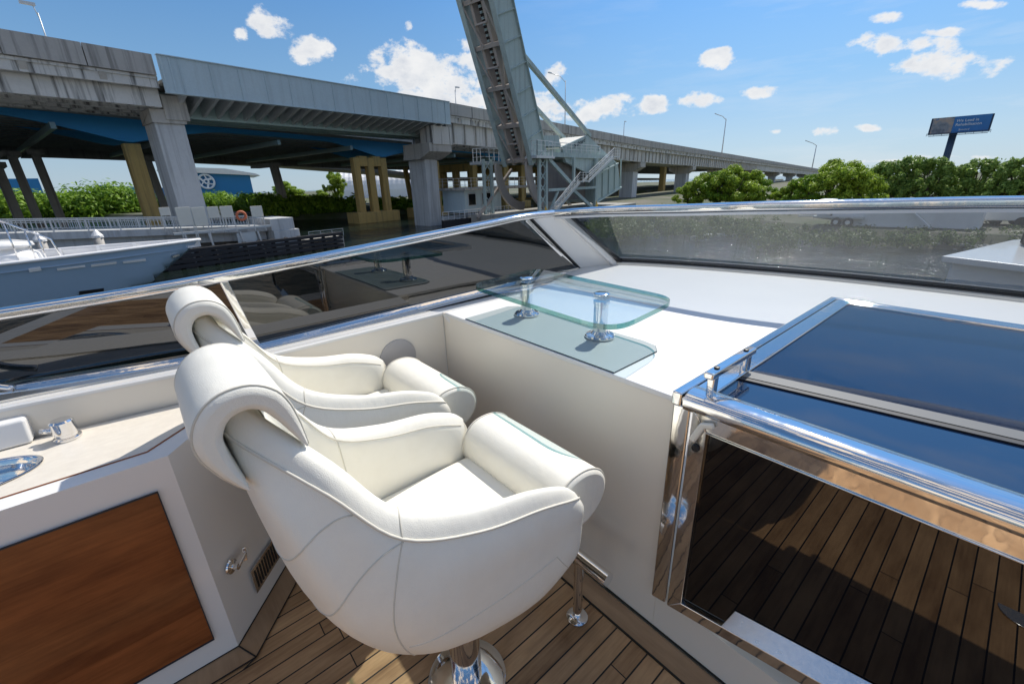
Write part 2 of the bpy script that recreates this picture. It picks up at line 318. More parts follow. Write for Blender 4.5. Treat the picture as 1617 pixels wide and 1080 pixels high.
# ------------------------------------------------------------------ mesh building
def tag(o, label=None, cat=None, group=None, kind=None):
    for k, v in (('label', label), ('category', cat), ('group', group), ('kind', kind)):
        if v: o[k] = v
    return o
def thing(name, loc, label, cat, group=None):
    o = bpy.data.objects.new(name, None); COL.objects.link(o); o.location = loc; o.empty_display_size = .2
    return tag(o, label, cat, group)
def root_loc(p):
    while p.parent: p = p.parent
    return p.location
class MB:
    def __init__(s): s.v = []; s.f = []; s.mi = []; s.cur = 0
    def face(s, ids): s.f.append(tuple(ids)); s.mi.append(s.cur)
    def poly(s, pts): b = len(s.v); s.v += [Vector(p) for p in pts]; s.face(range(b, b+len(pts)))
    def hexa(s, p):  # 8 pts: bottom 4 ccw, top 4
        b = len(s.v); s.v += [Vector(q) for q in p]
        for q in ((0,3,2,1),(4,5,6,7),(0,1,5,4),(1,2,6,5),(2,3,7,6),(3,0,4,7)): s.face([b+i for i in q])
    def box(s, c, d, M=None):
        c = Vector(c); x, y, z = (k/2 for k in d)
        p = [Vector(q) for q in ((-x,-y,-z),(x,-y,-z),(x,y,-z),(-x,y,-z),(-x,-y,z),(x,-y,z),(x,y,z),(-x,y,z))]
        if M: p = [M @ q for q in p]
        s.hexa([c+q for q in p])
    def bar(s, a, b, w, h=None, up=(0,0,1)):
        a = Vector(a); b = Vector(b); h = h or w; d = (b-a).normalized(); u = Vector(up)
        if abs(d.dot(u)) > .98: u = Vector((1,0,0))
        x = d.cross(u).normalized(); y = x.cross(d).normalized(); x *= w/2; y *= h/2
        s.hexa([a-x-y, a+x-y, b+x-y, b-x-y, a-x+y, a+x+y, b+x+y, b-x+y])
    def tube(s, pts, r, n=10, cap=True, closed=False):
        pts = [Vector(p) for p in pts]; m = len(pts); b = len(s.v); prev = None
        for i, p in enumerate(pts):
            if closed: d = (pts[(i+1) % m]-pts[i-1]).normalized()
            else: d = (pts[min(i+1, m-1)]-pts[max(i-1, 0)]).normalized()
            if prev is None:
                u = Vector((0,0,1)) if abs(d.z) < .9 else Vector((1,0,0)); x = d.cross(u).normalized()
            else: x = (prev-d*prev.dot(d)).normalized()
            prev = x; y = d.cross(x); rr = r[i] if isinstance(r, (list, tuple)) else r
            s.v += [p+(x*math.cos(a)+y*math.sin(a))*rr for a in (2*math.pi*k/n for k in range(n))]
        for i in range(m if closed else m-1):
            for k in range(n):
                j = (i+1) % m; s.face((b+i*n+k, b+i*n+(k+1) % n, b+j*n+(k+1) % n, b+j*n+k))
        if cap and not closed:
            s.face([b+k for k in range(n)][::-1]); s.face([b+(m-1)*n+k for k in range(n)])
    def lathe(s, c, prof, n=32, M=None):
        c = Vector(c); b = len(s.v)
        for (r, z) in prof:
            for k in range(n):
                q = Vector((r*math.cos(2*math.pi*k/n), r*math.sin(2*math.pi*k/n), z)); s.v.append(c+(M @ q if M else q))
        for i in range(len(prof)-1):
            for k in range(n): s.face((b+i*n+k, b+i*n+(k+1) % n, b+(i+1)*n+(k+1) % n, b+(i+1)*n+k))
        s.face([b+k for k in range(n)][::-1]); s.face([b+(len(prof)-1)*n+k for k in range(n)])
    def grid(s, rows, closed_u=False, closed_v=False):
        b = len(s.v); R = len(rows); Cn = len(rows[0])
        for r in rows: s.v += [Vector(p) for p in r]
        for i in range(R if closed_u else R-1):
            for j in range(Cn if closed_v else Cn-1):
                i2 = (i+1) % R; j2 = (j+1) % Cn; s.face((b+i*Cn+j, b+i*Cn+j2, b+i2*Cn+j2, b+i2*Cn+j))
    def prism(s, poly, off):
        off = Vector(off); n = len(poly); b = len(s.v); s.v += [Vector(p) for p in poly]+[Vector(p)+off for p in poly]
        s.face(range(b+n-1, b-1, -1)); s.face(range(b+n, b+2*n))
        for i in range(n): j = (i+1) % n; s.face((b+i, b+j, b+n+j, b+n+i))
    def build(s, name, mats, parent=None, smooth=False, bevel=0, seg=2, sub=0, local=False, label=None, auto=None):
        me = bpy.data.meshes.new(name); off = root_loc(parent) if (parent and not local) else Vector((0,0,0))
        me.from_pydata([v-off for v in s.v], [], s.f)
        for m in (mats if isinstance(mats, (list, tuple)) else [mats]): me.materials.append(MATS[m])
        for p, i in zip(me.polygons, s.mi): p.material_index = i
        me.validate(); me.update()
        import bmesh
        bm = bmesh.new(); bm.from_mesh(me); bmesh.ops.recalc_face_normals(bm, faces=bm.faces); bm.to_mesh(me); bm.free()
        if smooth:
            for p in me.polygons: p.use_smooth = True
        o = bpy.data.objects.new(name, me); COL.objects.link(o)
        if parent: o.parent = parent
        if bevel:
            m = o.modifiers.new('bevel', 'BEVEL'); m.width = bevel; m.segments = seg; m.limit_method = 'ANGLE'; m.angle_limit = math.radians(40)
            if not smooth:
                for p in me.polygons: p.use_smooth = True
            w = o.modifiers.new('wn', 'WEIGHTED_NORMAL'); w.keep_sharp = True
        if sub: m = o.modifiers.new('sub', 'SUBSURF'); m.levels = sub; m.render_levels = sub
        if auto:
            try: me.set_sharp_from_angle(angle=math.radians(auto))
            except Exception: pass
        if label: o['label'] = label
        return o
def copy_tree(o, parent=None):
    c = o.copy(); COL.objects.link(c); c.parent = parent
    for ch in list(o.children): copy_tree(ch, c)
    return c
def text_mesh(txt, size, origin, xdir, ydir, name, m, parent, align='LEFT', depth=.01):
    cu = bpy.data.curves.new('t', 'FONT'); cu.body = txt; cu.size = size; cu.align_x = align; cu.extrude = depth
    to = bpy.data.objects.new('t', cu); COL.objects.link(to); dg = bpy.context.evaluated_depsgraph_get(); dg.update()
    me = bpy.data.meshes.new_from_object(to.evaluated_get(dg)); bpy.data.objects.remove(to)
    X = Vector(xdir).normalized(); Y = Vector(ydir).normalized(); Z = X.cross(Y); off = root_loc(parent)
    for v in me.vertices: v.co = Vector(origin)+X*v.co.x+Y*v.co.y+Z*v.co.z-off
    me.materials.clear(); me.materials.append(MATS[m]); o = bpy.data.objects.new(name, me); COL.objects.link(o); o.parent = parent; return o
def catmull(P, n, closed=False):
    out = []; m = len(P)
    for i in range(m if closed else m-1):
        g = lambda k: P[k % m] if closed else P[max(0, min(m-1, k))]
        p0, p1, p2, p3 = g(i-1), g(i), g(i+1), g(i+2)
        for k in range(n):
            t = k/n; out.append(p1*0.5*2*(1) if False else 0.5*((2*p1)+(p2-p0)*t+(2*p0-5*p1+4*p2-p3)*t*t+(3*p1-p0-3*p2+p3)*t**3))
    if not closed: out.append(P[-1].copy())
    return out
V = Vector

# ================================================================== SETTING: water, ground
WZ = -3.2
m = MB(); m.poly([(-900,-700,WZ),(900,-700,WZ),(900,900,WZ),(-900,900,WZ)]); tag(m.build('water', 'water'), kind='structure')
def land(name, pts, z, slope=2.2):
    m = MB(); n = len(pts); P = [V((x, y, z)) for x, y in pts]; c = sum(P, V((0,0,0)))/n
    m.poly(P)
    for i in range(n):
        a, b = P[i], P[(i+1) % n]
        m.poly([a, b, b+V((b.x-c.x, b.y-c.y, 0)).normalized()*slope+V((0,0,WZ-.5-z)), a+V((a.x-c.x, a.y-c.y, 0)).normalized()*slope+V((0,0,WZ-.5-z))])
    tag(m.build(name, 'ground'), kind='structure')
h2 = lambda s, t: (hv(s, t, 0).x, hv(s, t, 0).y)
land('ground_far_shore', [h2(-300, 160), h2(0, 158), h2(14, 142), h2(24, 104), h2(31, 78), h2(39, 67), h2(60, 63), h2(100, 62), h2(400, 62), h2(400, 500), h2(-300, 500)], -2.4)
land('ground_right_bank', [(-45, 52), (-30, 50), (-17, 44), (-9, 40), (0, 40.5), (30, 38), (200, 30), (200, 600), (-140, 600), (-80, 150), (-62, 75)], -2.3)

# ================================================================== ELEVATED HIGHWAY (near concrete / steel viaduct)
def lerp(a, b, t): return a+(b-a)*t
def interp(tab, s):
    for (a, va), (b, vb) in zip(tab, tab[1:]):
        if s <= b: return lerp(va, vb, max(0, (s-a))/(b-a)) if s >= a else va
    return tab[-1][1]
TOP = [(-60, 10.6), (4, 10.35), (11, 10.25), (21, 10.2), (38, 10.1), (55, 9.7), (92, 8.75), (155, 7.75), (350, 4.6), (500, 2.2)]
top = lambda s: interp(TOP, s)
hwy = thing('elevated_highway', hv(11.5, 43, WZ), 'long raised concrete highway with one pale steel span, crossing behind the drawbridge', 'highway')
def ribbon(t0, t1, s0, s1, a, b, step=6):
    """solid strip along the road between offsets t0..t1 with top at top(s)+a, bottom at top(s)+b"""
    m = MB(); ss = [s0+(s1-s0)*i/max(1, int((s1-s0)/step)) for i in range(max(1, int((s1-s0)/step))+1)]
    rows = [[hv(s, t0, top(s)+b), hv(s, t1, top(s)+b), hv(s, t1, top(s)+a), hv(s, t0, top(s)+a)] for s in ss]
    m.grid(rows, closed_v=True); m.poly(rows[0]); m.poly(rows[-1][::-1]); return m
def merge(ms):
    r = MB()
    for q in ms:
        b = len(r.v); r.v += q.v; r.f += [tuple(i+b for i in f) for f in q.f]; r.mi += q.mi
    return r
for (s0, s1) in ((-60, 10.95), (37.9, 480)):
    # parapet in panels with open joints
    m = MB(); s = s0
    while s < s1-.2:
        L = (3.55 if s < 120 else 20); e = min(s+L, s1)
        q = ribbon(39.72, 39.98, s+.03, e-.03, 0, -1.22, 50); m = merge([m, q]); s = e
    m.build('parapet', 'concrete_parapet', hwy)
    merge([ribbon(40.0, 40.3, s0, s1, -.15, -1.95, 8), ribbon(39.9, 40.0, s0, s1, -1.26, -1.42, 8)]).build('edge_beam', 'concrete_stained', hwy)
    ribbon(40.3, 47.0, s0, s1, -1.1, -1.4, 10).build('deck', 'concrete_dark', hwy)
    m = merge([ribbon(t, t+.7, s0, s1, -1.4, (-3.05 if s0 < 0 else -4.1), 10) for t in (40.55, 42.6, 44.6, 46.3)])
    m.build('girder', 'concrete_stained', hwy)
    # corbels / scuppers under the parapet
    m = MB(); s = s0+1.4
    while s < min(s1, 170):
        m = MB()
        if s > -15: m.prism([hv(s, 39.78, top(s)-1.43), hv(s, 40.0, top(s)-1.43), hv(s, 40.0, top(s)-1.85)], HE*.35); m.build('corbel', 'concrete', hwy)
        s += 3.5 if s < 30 else 2.8
    m = MB(); s = s0+1.0
    while s < min(s1, 200):
        if s > 36: m = MB(); m.box(hv(s, 40.5, top(s)-2.9), (.12, .3, 2.2), Matrix.Rotation(math.atan2(HN.y, HN.x)+math.pi/2, 3, 'Z')); m.build('stiffener', 'concrete', hwy)
        s += 1.9
# steel span
ribbon(39.6, 39.75, 11.15, 37.75, 0, -2.2, 2.2).build('steel_girder', 'steel_paint_blue_grey', hwy)
m = merge([ribbon(39.5, 39.9, 11.15, 37.75, .06, 0, 4), ribbon(39.5, 39.9, 11.15, 37.75, -2.2, -2.26, 4)])
s = 11.3
while s < 37.8:
    m.bar(hv(s, 39.57, top(s)-.02), hv(s, 39.57, top(s)-2.2), .05 if 12 < s < 37 else .12, .06); s += 1.9 if s > 12.2 else .5
m.build('flange', 'steel_paint_blue_grey', hwy)
ribbon(39.9, 47, 11.15, 37.75, -1.4, -1.6, 4).build('deck', 'concrete_dark', hwy)
m = MB(); s = 12.2
while s < 37.4:
    z = top(s); m.hexa([hv(s, 39.8, z-2.3), hv(s+.22, 39.8, z-2.3), hv(s+.22, 43.4, z-3.15), hv(s, 43.4, z-3.15), hv(s, 39.8, z-1.65), hv(s+.22, 39.8, z-1.65), hv(s+.22, 43.4, z-1.65), hv(s, 43.4, z-1.65)])
    s += 1.02
m.build('bracket', 'grey_metal', hwy)
merge([ribbon(t, t+.3, 11.15, 37.75, -1.6, -3.3, 6) for t in (43.4, 45.0, 46.6)]).build('girder', 'girder_green', hwy)
# piers: rectangular column with cap
def pier(s, w, d0, d1, zc, capw, ct0, ct1, slope=1.2, mname='concrete_pier', capm='concrete'):
    m = MB(); m.box(hv(s, (d0+d1)/2, (zc+WZ-1)/2), (w, d1-d0, zc-WZ+1), Matrix.Rotation(math.atan2(HE.y, HE.x), 3, 'Z'))
    c = m.build('column', mname, hwy, bevel=.05)
    m = MB(); z1 = top(s)-(3.08 if s < 20 else 4.15); m.prism([hv(s-capw/2, ct0, z1), hv(s-capw/2, ct1, z1), hv(s-capw/2, ct1, z1-.9), hv(s-capw/2, d1, zc), hv(s-capw/2, d0, zc), hv(s-capw/2, ct0, z1-.9)], HE*capw)
    m.build('pier_cap', capm, hwy, bevel=.04)
# first pier carries the step between the spans
pier(11.35, 1.85, 41.4, 44.0, 6.3, 2.1, 41.2, 43.9)
m = MB(); m.box(hv(11.9, 41.9, 7.3), (1.5, 1.6, 1.6), Matrix.Rotation(math.atan2(HE.y, HE.x), 3, 'Z')); m.build('pier_cap', 'concrete', hwy, bevel=.04)
pier(36.6, 1.9, 42.2, 45.2, 4.3, 3.4, 40.3, 45.0)
m = MB(); m.box(hv(36.9, 41.2, 6.75), (3.2, 2.0, 1.9), Matrix.Rotation(math.atan2(HE.y, HE.x), 3, 'Z')); m.build('pier_cap', 'concrete_stained', hwy, bevel=.04)
for s in (-24,): pier(s, 1.9, 41.4, 44, 5.8, 2.2, 40.6, 46.8)
for s in (64, 93, 126, 160, 200, 250, 300, 350): pier(s, 2.4, 42, 45, top(s)-5.9, 2.6, 40.4, 46.8)

# ================================================================== blue-girder bridge behind it
gb = thing('girder_bridge', hv(12, 60, -2), 'wide dark underside bridge with haunched blue girders on ochre pillars', 'bridge')
S0, S1 = -60, 260
gtop = lambda s: 8.75-.028*max(0, min(s, 60))-.012*max(0, s-60)
def gr(t0, t1, a, b, s0=S0, s1=S1, step=8, fn=None):
    m = MB(); n = max(1, int((s1-s0)/step)); rows = []
    for i in range(n+1):
        s = s0+(s1-s0)*i/n; bb = fn(s) if fn else b
        rows.append([hv(s, t0, gtop(s)+bb), hv(s, t1, gtop(s)+bb), hv(s, t1, gtop(s)+a), hv(s, t0, gtop(s)+a)])
    m.grid(rows, closed_v=True); m.poly(rows[0]); m.poly(rows[-1][::-1]); return m
gr(53.3, 90, 0, -.3).build('deck', 'concrete_dark', gb)
def haunch(s):
    d = min(abs(s-c) for c in (-16, 11.7, 39.5, 67, 95)); return -.8-1.6*max(0, 1-d/8.0)**1.3
gr(56, 56.3, -.3, 0, -30, 110, 1.0, haunch).build('blue_girder', 'girder_blue', gb)
gr(63.5, 63.8, -.3, 0, -30, 110, 1.0, lambda s: haunch(s)*.9).build('blue_girder', 'girder_blue', gb)
m = MB()
for k in range(17):
    t = 57.2+k*1.9
    if abs(t-63.6) > .6: gr(t, t+.25, -.28, -.85).build('floor_beam', 'girder_green', gb); gr(t-.12, t+.37, -.85, -.93).build('beam_flange', 'concrete_dark', gb)
m = MB(); s = -30
while s < 120:
    m.bar(hv(s, 55, gtop(s)-1.45), hv(s, 89, gtop(s)-1.45), .35, .5); s += 9.2
m.build('cross_girder', 'girder_green', gb)
gr(89.5, 90.2, 0, -2.0).build('edge_beam', 'concrete_dark', gb)
RZ = Matrix.Rotation(math.atan2(HE.y, HE.x), 3, 'Z')
def ochre_pier(s, t, ncol, w, gap, ztop, zbot, head=1.3):
    n = MB()
    for k in range(ncol): n.box(hv(s+k*0, t+k*gap, (ztop+zbot)/2-.3), (w, w*.8, ztop-zbot-.5), RZ)
    n.box(hv(s, t+gap*(ncol-1)/2, ztop-head/2), (w+.02, gap*(ncol-1)+w*.8+.02, head), RZ)
    n.build('pier_frame', 'ochre_paint', gb, bevel=.08)
    n = MB(); n.box(hv(s, t+gap*(ncol-1)/2, zbot/2+WZ/2-.2), (w+1.6, gap*(ncol-1)+w+1.4, zbot-WZ+.4), RZ); n.build('footing', 'ochre_paint', gb, bevel=.05)
for (s, t, nc, gp) in ((11.9, 56.6, 1, 4.4), (-16, 56.6, 3, 4.4), (67, 56.6, 3, 4.4), (95, 56.6, 3, 4.4)):
    ochre_pier(s, t, nc, 1.3, gp, gtop(s)-2.4, -2.0)
# twin-legged portal piers at the channel
def portal(s0, s1, t, w, ztop, zbot):
    n = MB(); k = 3
    for i in range(k):
        s = lerp(s0+w/2, s1-w/2, i/(k-1)); n.box(hv(s, t, (ztop+zbot)/2), (w, .9, ztop-zbot), RZ)
        if i < k-1: n.box(hv(s+(s1-s0-w)/(k-1)/2, t, ztop-.45), ((s1-s0-w)/(k-1)-w+.02, .88, 1.3), RZ)
    n.build('pier_frame', 'ochre_paint', gb, bevel=.06)
    n = MB(); n.box(hv((s0+s1)/2, t+.4, (zbot+WZ)/2), (s1-s0+1.6, 3, zbot-WZ+.6), RZ); n.build('footing', 'ochre_paint', gb, bevel=.06)
portal(34.6, 39.8, 55.8, .95, gtop(37)-2.5, -2.1)
portal(45.0, 49.6, 55.8, .9, gtop(46)-2.5, -2.1)
for s in (60, 74, 86, 104): ochre_pier(s, 58, 3, 1.2, 4.5, gtop(s)-2.2, -2.1)

for (xa, ya, xb, w) in ((1001,262,997,1.6), (1048,262,1043,2.0), (1076,268,1071,1.8), (984,262,981,1.2)):
    n = MB(); q = hw(xa, ya, 57); n.box(hv(q[0], 57, (q[1]+WZ)/2), (w, 1.6, q[1]-WZ+1), RZ); n.build('column', 'ochre_paint', gb, bevel=.08)
# ================================================================== lower bridge further back
fb = thing('far_bridge', hv(20, 92, -2), 'low dark concrete bridge on slim columns furthest behind the hedge', 'bridge')
FT = [(-40, 8.3), (4, 8.0), (22, 7.6), (42, 6.7), (64, 5.2), (84, 3.2), (110, 3.0), (240, 1.0)]
m = MB(); rows = []
for i in range(57):
    s = -40+i*5; z = interp(FT, s); rows.append([hv(s, 91.5, z-.85), hv(s, 100, z-.85), hv(s, 100, z), hv(s, 91.5, z)])
m.grid(rows, closed_v=True); m.build('deck', 'concrete_dark', fb)
for (pa, pb, w) in (((18,245),(60,345),.75), ((55,243),(98,348),.75), ((-5,262),(30,345),.8), ((232,252),(262,330),.75), ((432,262),(455,340),1.0), ((640,268),(655,345),.7), ((672,272),(683,345),.7), ((702,272),(708,345),.7)):
    n = MB(); a = hw(*pa, 75); b = hw(*pb, 75)
    n.bar(hv(a[0], 75, a[1]+.3), hv(b[0], 75, min(b[1], -1)-1), w, w, up=HE); n.build('column', 'concrete_dark' if pa[0] < 600 else 'ochre_paint', fb)
    if pa[0] < 600:
        n = MB(); n.box(hv(a[0], 78, a[1]+.1), (1.4, 8, .5), RZ); n.build('cap', 'concrete_dark', fb)

# ================================================================== street lamps on the highway
def lamp(base, h, arm, label, r=.09):
    th = thing('street_lamp', base, label, 'street lamp', 'lamps along the highway')
    n = MB(); n.tube([base, base+V((0,0,h))], [r, r*.6], 8); n.build('pole', 'grey_metal', th, smooth=True)
    n = MB(); e = base+V((0,0,h))+arm; n.tube([base+V((0,0,h-.3)), base+V((0,0,h))+arm*.35+V((0,0,.35)), e+V((0,0,.4))], r*.5, 6); n.build('arm', 'grey_metal', th, smooth=True)
    n = MB(); q = e+V((0,0,.36)); dr = arm.normalized(); n.hexa([q+dr*a+HN*0+dr.cross(V((0,0,1)))*b+V((0,0,c)) for c in (0, .14) for a, b in ((-.35,-.14),(.35,-.14),(.35,.14),(-.35,.14))]); n.build('lamp_head', 'grey_metal', th)
def lamp_at(px_b, px_t, t, armlen, side, label, r=.09):
    s, z = hw(*px_b, t); s2, z2 = hw(*px_t, t); lamp(hv(s, t, top(s)-1.1), z2-top(s)+1.1, HE*armlen*side, label, r)
lamp_at((84,92), (66,22), 44, .35, -1, 'tall thin street lamp at the left end of the highway over the yacht', .05)
lamp_at((720,165), (719,143), 52, .5, 1, 'short street lamp just left of the raised drawbridge leaf')
lamp_at((892,205), (892,127), 44, 4.5, -1, 'tall lamp with a long arm seen between the drawbridge leaf and its diagonal strut')
lamp_at((985,210), (985,195), 52, .5, 1, 'short street lamp right of the drawbridge counterweight', .12)
lamp_at((1140,240), (1147,188), 44, 12, -1, 'tall lamp with an arm midway along the highway right of the drawbridge', .2)
lamp_at((1282,267), (1291,230), 44, 55, -1, 'farthest lamp where the highway meets the right hand trees', .4)

# ================================================================== BASCULE DRAWBRIDGE
bs = thing('drawbridge', hv(47, 32, WZ), 'raised green steel drawbridge leaf with counterweight and stairs', 'bridge')
LB = V((40.1, 3.2)); LD = (V((34.5, 16.6))-V((39.5, 4.6))).normalized(); LWd = V((LD.y, -LD.x))   # (s,z) along leaf, across toward +s
def lf(u, w, t): q = LB+LD*u+LWd*w; return hv(q.x, t, q.y)
LEN, DEP = 27, 2.85
for t0 in (30.0, 33.7):
    n = MB(); n.hexa([lf(0,0,t0), lf(0,DEP,t0), lf(0,DEP,t0+.12), lf(0,0,t0+.12), lf(LEN,0,t0), lf(LEN,DEP,t0), lf(LEN,DEP,t0+.12), lf(LEN,0,t0+.12)])
    n.build('leaf_girder', 'bridge_green', bs)
    n = MB()
    for w in (0, DEP): n.bar(lf(0,w,t0+.05), lf(LEN,w,t0+.05), .5, .07, up=HN*1.0) if False else n.hexa([lf(0,w-.04,t0-.22), lf(0,w+.04,t0-.22), lf(0,w+.04,t0+.34), lf(0,w-.04,t0+.34), lf(LEN,w-.04,t0-.22), lf(LEN,w+.04,t0-.22), lf(LEN,w+.04,t0+.34), lf(LEN,w-.04,t0+.34)])
    for k in range(13): n.hexa([lf(.4+k*2.15,.05,t0-.16), lf(.4+k*2.15,DEP-.05,t0-.16), lf(.4+k*2.15,DEP-.05,t0), lf(.4+k*2.15,.05,t0), lf(.48+k*2.15,.05,t0-.16), lf(.48+k*2.15,DEP-.05,t0-.16), lf(.48+k*2.15,DEP-.05,t0), lf(.48+k*2.15,.05,t0)])
    n.build('stiffener', 'bridge_green', bs)
n = MB()
for k in range(8): n = MB(); u = .3+k*3.6; n.hexa([lf(u,.15,30.1), lf(u,1.3,30.1), lf(u,1.3,33.7), lf(u,.15,33.7), lf(u+.35,.15,30.1), lf(u+.35,1.3,30.1), lf(u+.35,1.3,33.7), lf(u+.35,.15,33.7)]); n.build('floor_beam', 'rust_brown', bs)
n = MB()
for t in (31.2, 32.6): n.hexa([lf(0,.3,t), lf(0,1.1,t), lf(0,1.1,t+.3), lf(0,.3,t+.3), lf(LEN,.3,t), lf(LEN,1.1,t), lf(LEN,1.1,t+.3), lf(LEN,.3,t+.3)])
n.build('stringer', 'rust_brown', bs)
n = MB()
for k in range(7):
    u = .5+k*3.6; n.bar(lf(u,.12,30.2 if k % 2 else 31.1), lf(u+3.4,.12,31.1 if k % 2 else 30.2), .14, .14); n.bar(lf(u+3.4,.12,33.6), lf(u,.12,32.4), .2, .12)
    n.bar(lf(u+1.8,.2,31.3), lf(u+1.8,.2,32.8), .14, .14)
n.build('lateral_bracing', 'rust_brown', bs)
n = MB(); u = .2
while u < LEN: n.hexa([lf(u,1.35,30.9), lf(u,1.55,30.9), lf(u,1.55,33.1), lf(u,1.35,33.1), lf(u+.24,1.35,30.9), lf(u+.24,1.55,30.9), lf(u+.24,1.55,33.1), lf(u+.24,1.35,33.1)]); u += .46
n.build('track_ties', 'timber_dark', bs)
n = MB()
for t in (31.4, 32.5): n.hexa([lf(0,1.56,t), lf(0,1.7,t), lf(0,1.7,t+.08), lf(0,1.56,t+.08), lf(LEN,1.56,t), lf(LEN,1.7,t), lf(LEN,1.7,t+.08), lf(LEN,1.56,t+.08)])
n.build('rail', 'rust_brown', bs)
for t0 in (30.05, 33.9):
    n = MB(); n.bar(hv(39.0, t0+.1, 13.2), hv(52.6, t0+.1, 6.7), .4, .4, up=HN); n.build('strut', 'bridge_green', bs)
    n = MB(); n.prism([hv(s, t0, z) for s, z in ((46.0,5.2),(51.9,6.75),(55.6,5.3),(60.4,3.6),(61.8,.4),(54.0,-1.5),(53.5,2.0),(47,3.6))], HN*.35)
    n.build('counterweight_frame', 'bridge_green', bs)
n = MB(); n.prism([hv(s, 30.4, z) for s, z in ((53.9,2.2),(60.3,3.5),(61.7,.5),(54.2,-1.3))], HN*4.9); n.build('counterweight', 'bridge_green', bs)
n = MB()
for k in range(5): a = lerp(54.2, 61.2, k/4); n.bar(hv(a, 29.95, 2.2+.28*(a-54)), hv(a+.25, 29.95, -1.2+.24*(a-54)), .14, .14, up=HN)
n.bar(hv(53.7, 29.95, 2.0), hv(60.4, 29.95, 3.6), .2, .2, up=HN); n.bar(hv(54, 29.95, -1.45), hv(61.8, 29.95, .4), .2, .2, up=HN)
n.build('stiffener', 'bridge_green', bs)
n = MB(); n.prism([hv(s, 30.4, z) for s, z in ((46.2,5.25),(51.8,6.7),(51.8,6.5),(46.2,5.05))], HN*4.9); n.build('roof_plate', 'panel_beige', bs)
n = MB(); n.prism([hv(s, 30.2, z) for s, z in ((42.1,6.2),(45.5,6.4),(46.0,5.2),(42.1,5.2))], HN*4.5); n.build('machinery_housing', 'bridge_green', bs)
n = MB(); A = [hv(36.8+3.9+5.2*math.sin(a)*.8, 30.6, 3.4-4.6*(1-math.cos(a))*1.0) for a in [0]]
cx, cz, R = 45.0, 3.2, 5.0
arc = [hv(cx-R*math.cos(a), 30.6, cz-R*math.sin(a)) for a in [math.radians(q) for q in range(-5, 96, 6)]]
arc2 = [hv(cx-(R-1.0)*math.cos(a), 30.6, cz-(R-1.0)*math.sin(a)) for a in [math.radians(q) for q in range(95, -6, -6)]]
for tt in (0, 4.4): n = MB(); n.prism([p+HN*tt for p in arc+arc2], HN*.3); n.build('rolling_segment', 'rust_brown', bs)
n = MB(); n.box(hv(49.5, 32.7, 4.35), (15.4, 5.8, .5), RZ); n.build('platform', 'bridge_green', bs)
n = MB(); n.box(hv(49.5, 34.3, 5.3), (14, .1, 1.0), RZ); n.build('track_screen', 'rust_brown', bs)
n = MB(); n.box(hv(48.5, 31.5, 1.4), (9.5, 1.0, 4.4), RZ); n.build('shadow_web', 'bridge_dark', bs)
# legs
def lattice(s, t):
    n = MB()
    for ds in (-.65, .65): n.bar(hv(s+ds, t, WZ+.8), hv(s+ds, t, 4.1), .3, .3)
    for k in range(5): z = -2.2+k*1.25; n.bar(hv(s-.6, t, z), hv(s+.6, t, z+1.1), .09, .09); n.bar(hv(s+.6, t, z), hv(s-.6, t, z+1.1), .09, .09)
    n.build('leg', 'bridge_green', bs)
lattice(41.7, 29.7); lattice(39.6, 36)
n = MB(); n.bar(hv(53.5, 29.6, WZ+.8), hv(53.5, 29.6, 4.1), .4, .35); n.build('leg', 'bridge_green', bs)
n = MB(); n.bar(hv(42.5, 29.6, .6), hv(53.5, 29.6, .6), .35, .3); n.bar(hv(42.6, 29.6, 3.9), hv(48.0, 29.6, .9), .4, .25, up=HN); n.bar(hv(47.8, 29.6, .5), hv(53, 29.6, -2.0), .4, .25, up=HN); n.bar(hv(48, 29.6, .6), hv(48, 29.6, 4.1), .3, .3); n.bar(hv(42.6, 29.6, -2.2), hv(44.6, 29.6, .4), .25, .2, up=HN)
n.build('brace', 'bridge_green', bs)
# stairs and railings
def rail_run(n, a, b, h=1.05, posts=6, r=.035, mids=(.35, .7)):
    for k in range(posts+1): p = a.lerp(b, k/posts); n.bar(p, p+V((0,0,h)), r*1.4)
    for q in (h,)+tuple(h*x for x in mids): n.bar(a+V((0,0,q)), b+V((0,0,q)), r*(1.6 if q == h else 1))
n = MB()
for tt in (28.6, 29.4):
    n.bar(hv(42.4, tt, -1.9), hv(47.8, tt, 1.35), .08, .35); n.bar(hv(49.8, tt, 1.35), hv(56.2, tt, 4.3), .08, .35)
for k in range(14): a = hv(42.4, 28.6, -1.9).lerp(hv(47.8, 28.6, 1.35), k/14); n.hexa([a, a+HE*.3, a+HE*.3+HN*.8, a+HN*.8]+[q+V((0,0,.04)) for q in (a, a+HE*.3, a+HE*.3+HN*.8, a+HN*.8)])
for k in range(14): a = hv(49.8, 28.6, 1.35).lerp(hv(56.2, 28.6, 4.3), k/14); n.hexa([a, a+HE*.3, a+HE*.3+HN*.8, a+HN*.8]+[q+V((0,0,.04)) for q in (a, a+HE*.3, a+HE*.3+HN*.8, a+HN*.8)])
n.box(hv(48.8, 29.0, 1.4), (2.2, 1.0, .12), RZ); n.box(hv(57, 29.2, 4.3), (1.8, 1.4, .12), RZ)
n.build('stairs', 'grey_metal', bs)
n = MB()
rail_run(n, hv(42.4, 28.55, -1.8), hv(47.8, 28.55, 1.5), .95, 8); rail_run(n, hv(47.8, 28.55, 1.45), hv(49.8, 28.55, 1.45), .95, 3); rail_run(n, hv(49.8, 28.55, 1.5), hv(56.2, 28.55, 4.4), .95, 8)
rail_run(n, hv(56.2, 28.55, 4.35), hv(57.9, 28.55, 4.35), 1.0, 2)
rail_run(n, hv(42.9, 29.7, 4.6), hv(54.5, 29.7, 4.6), 1.0, 10)
n.build('handrail', 'white_paint', bs)
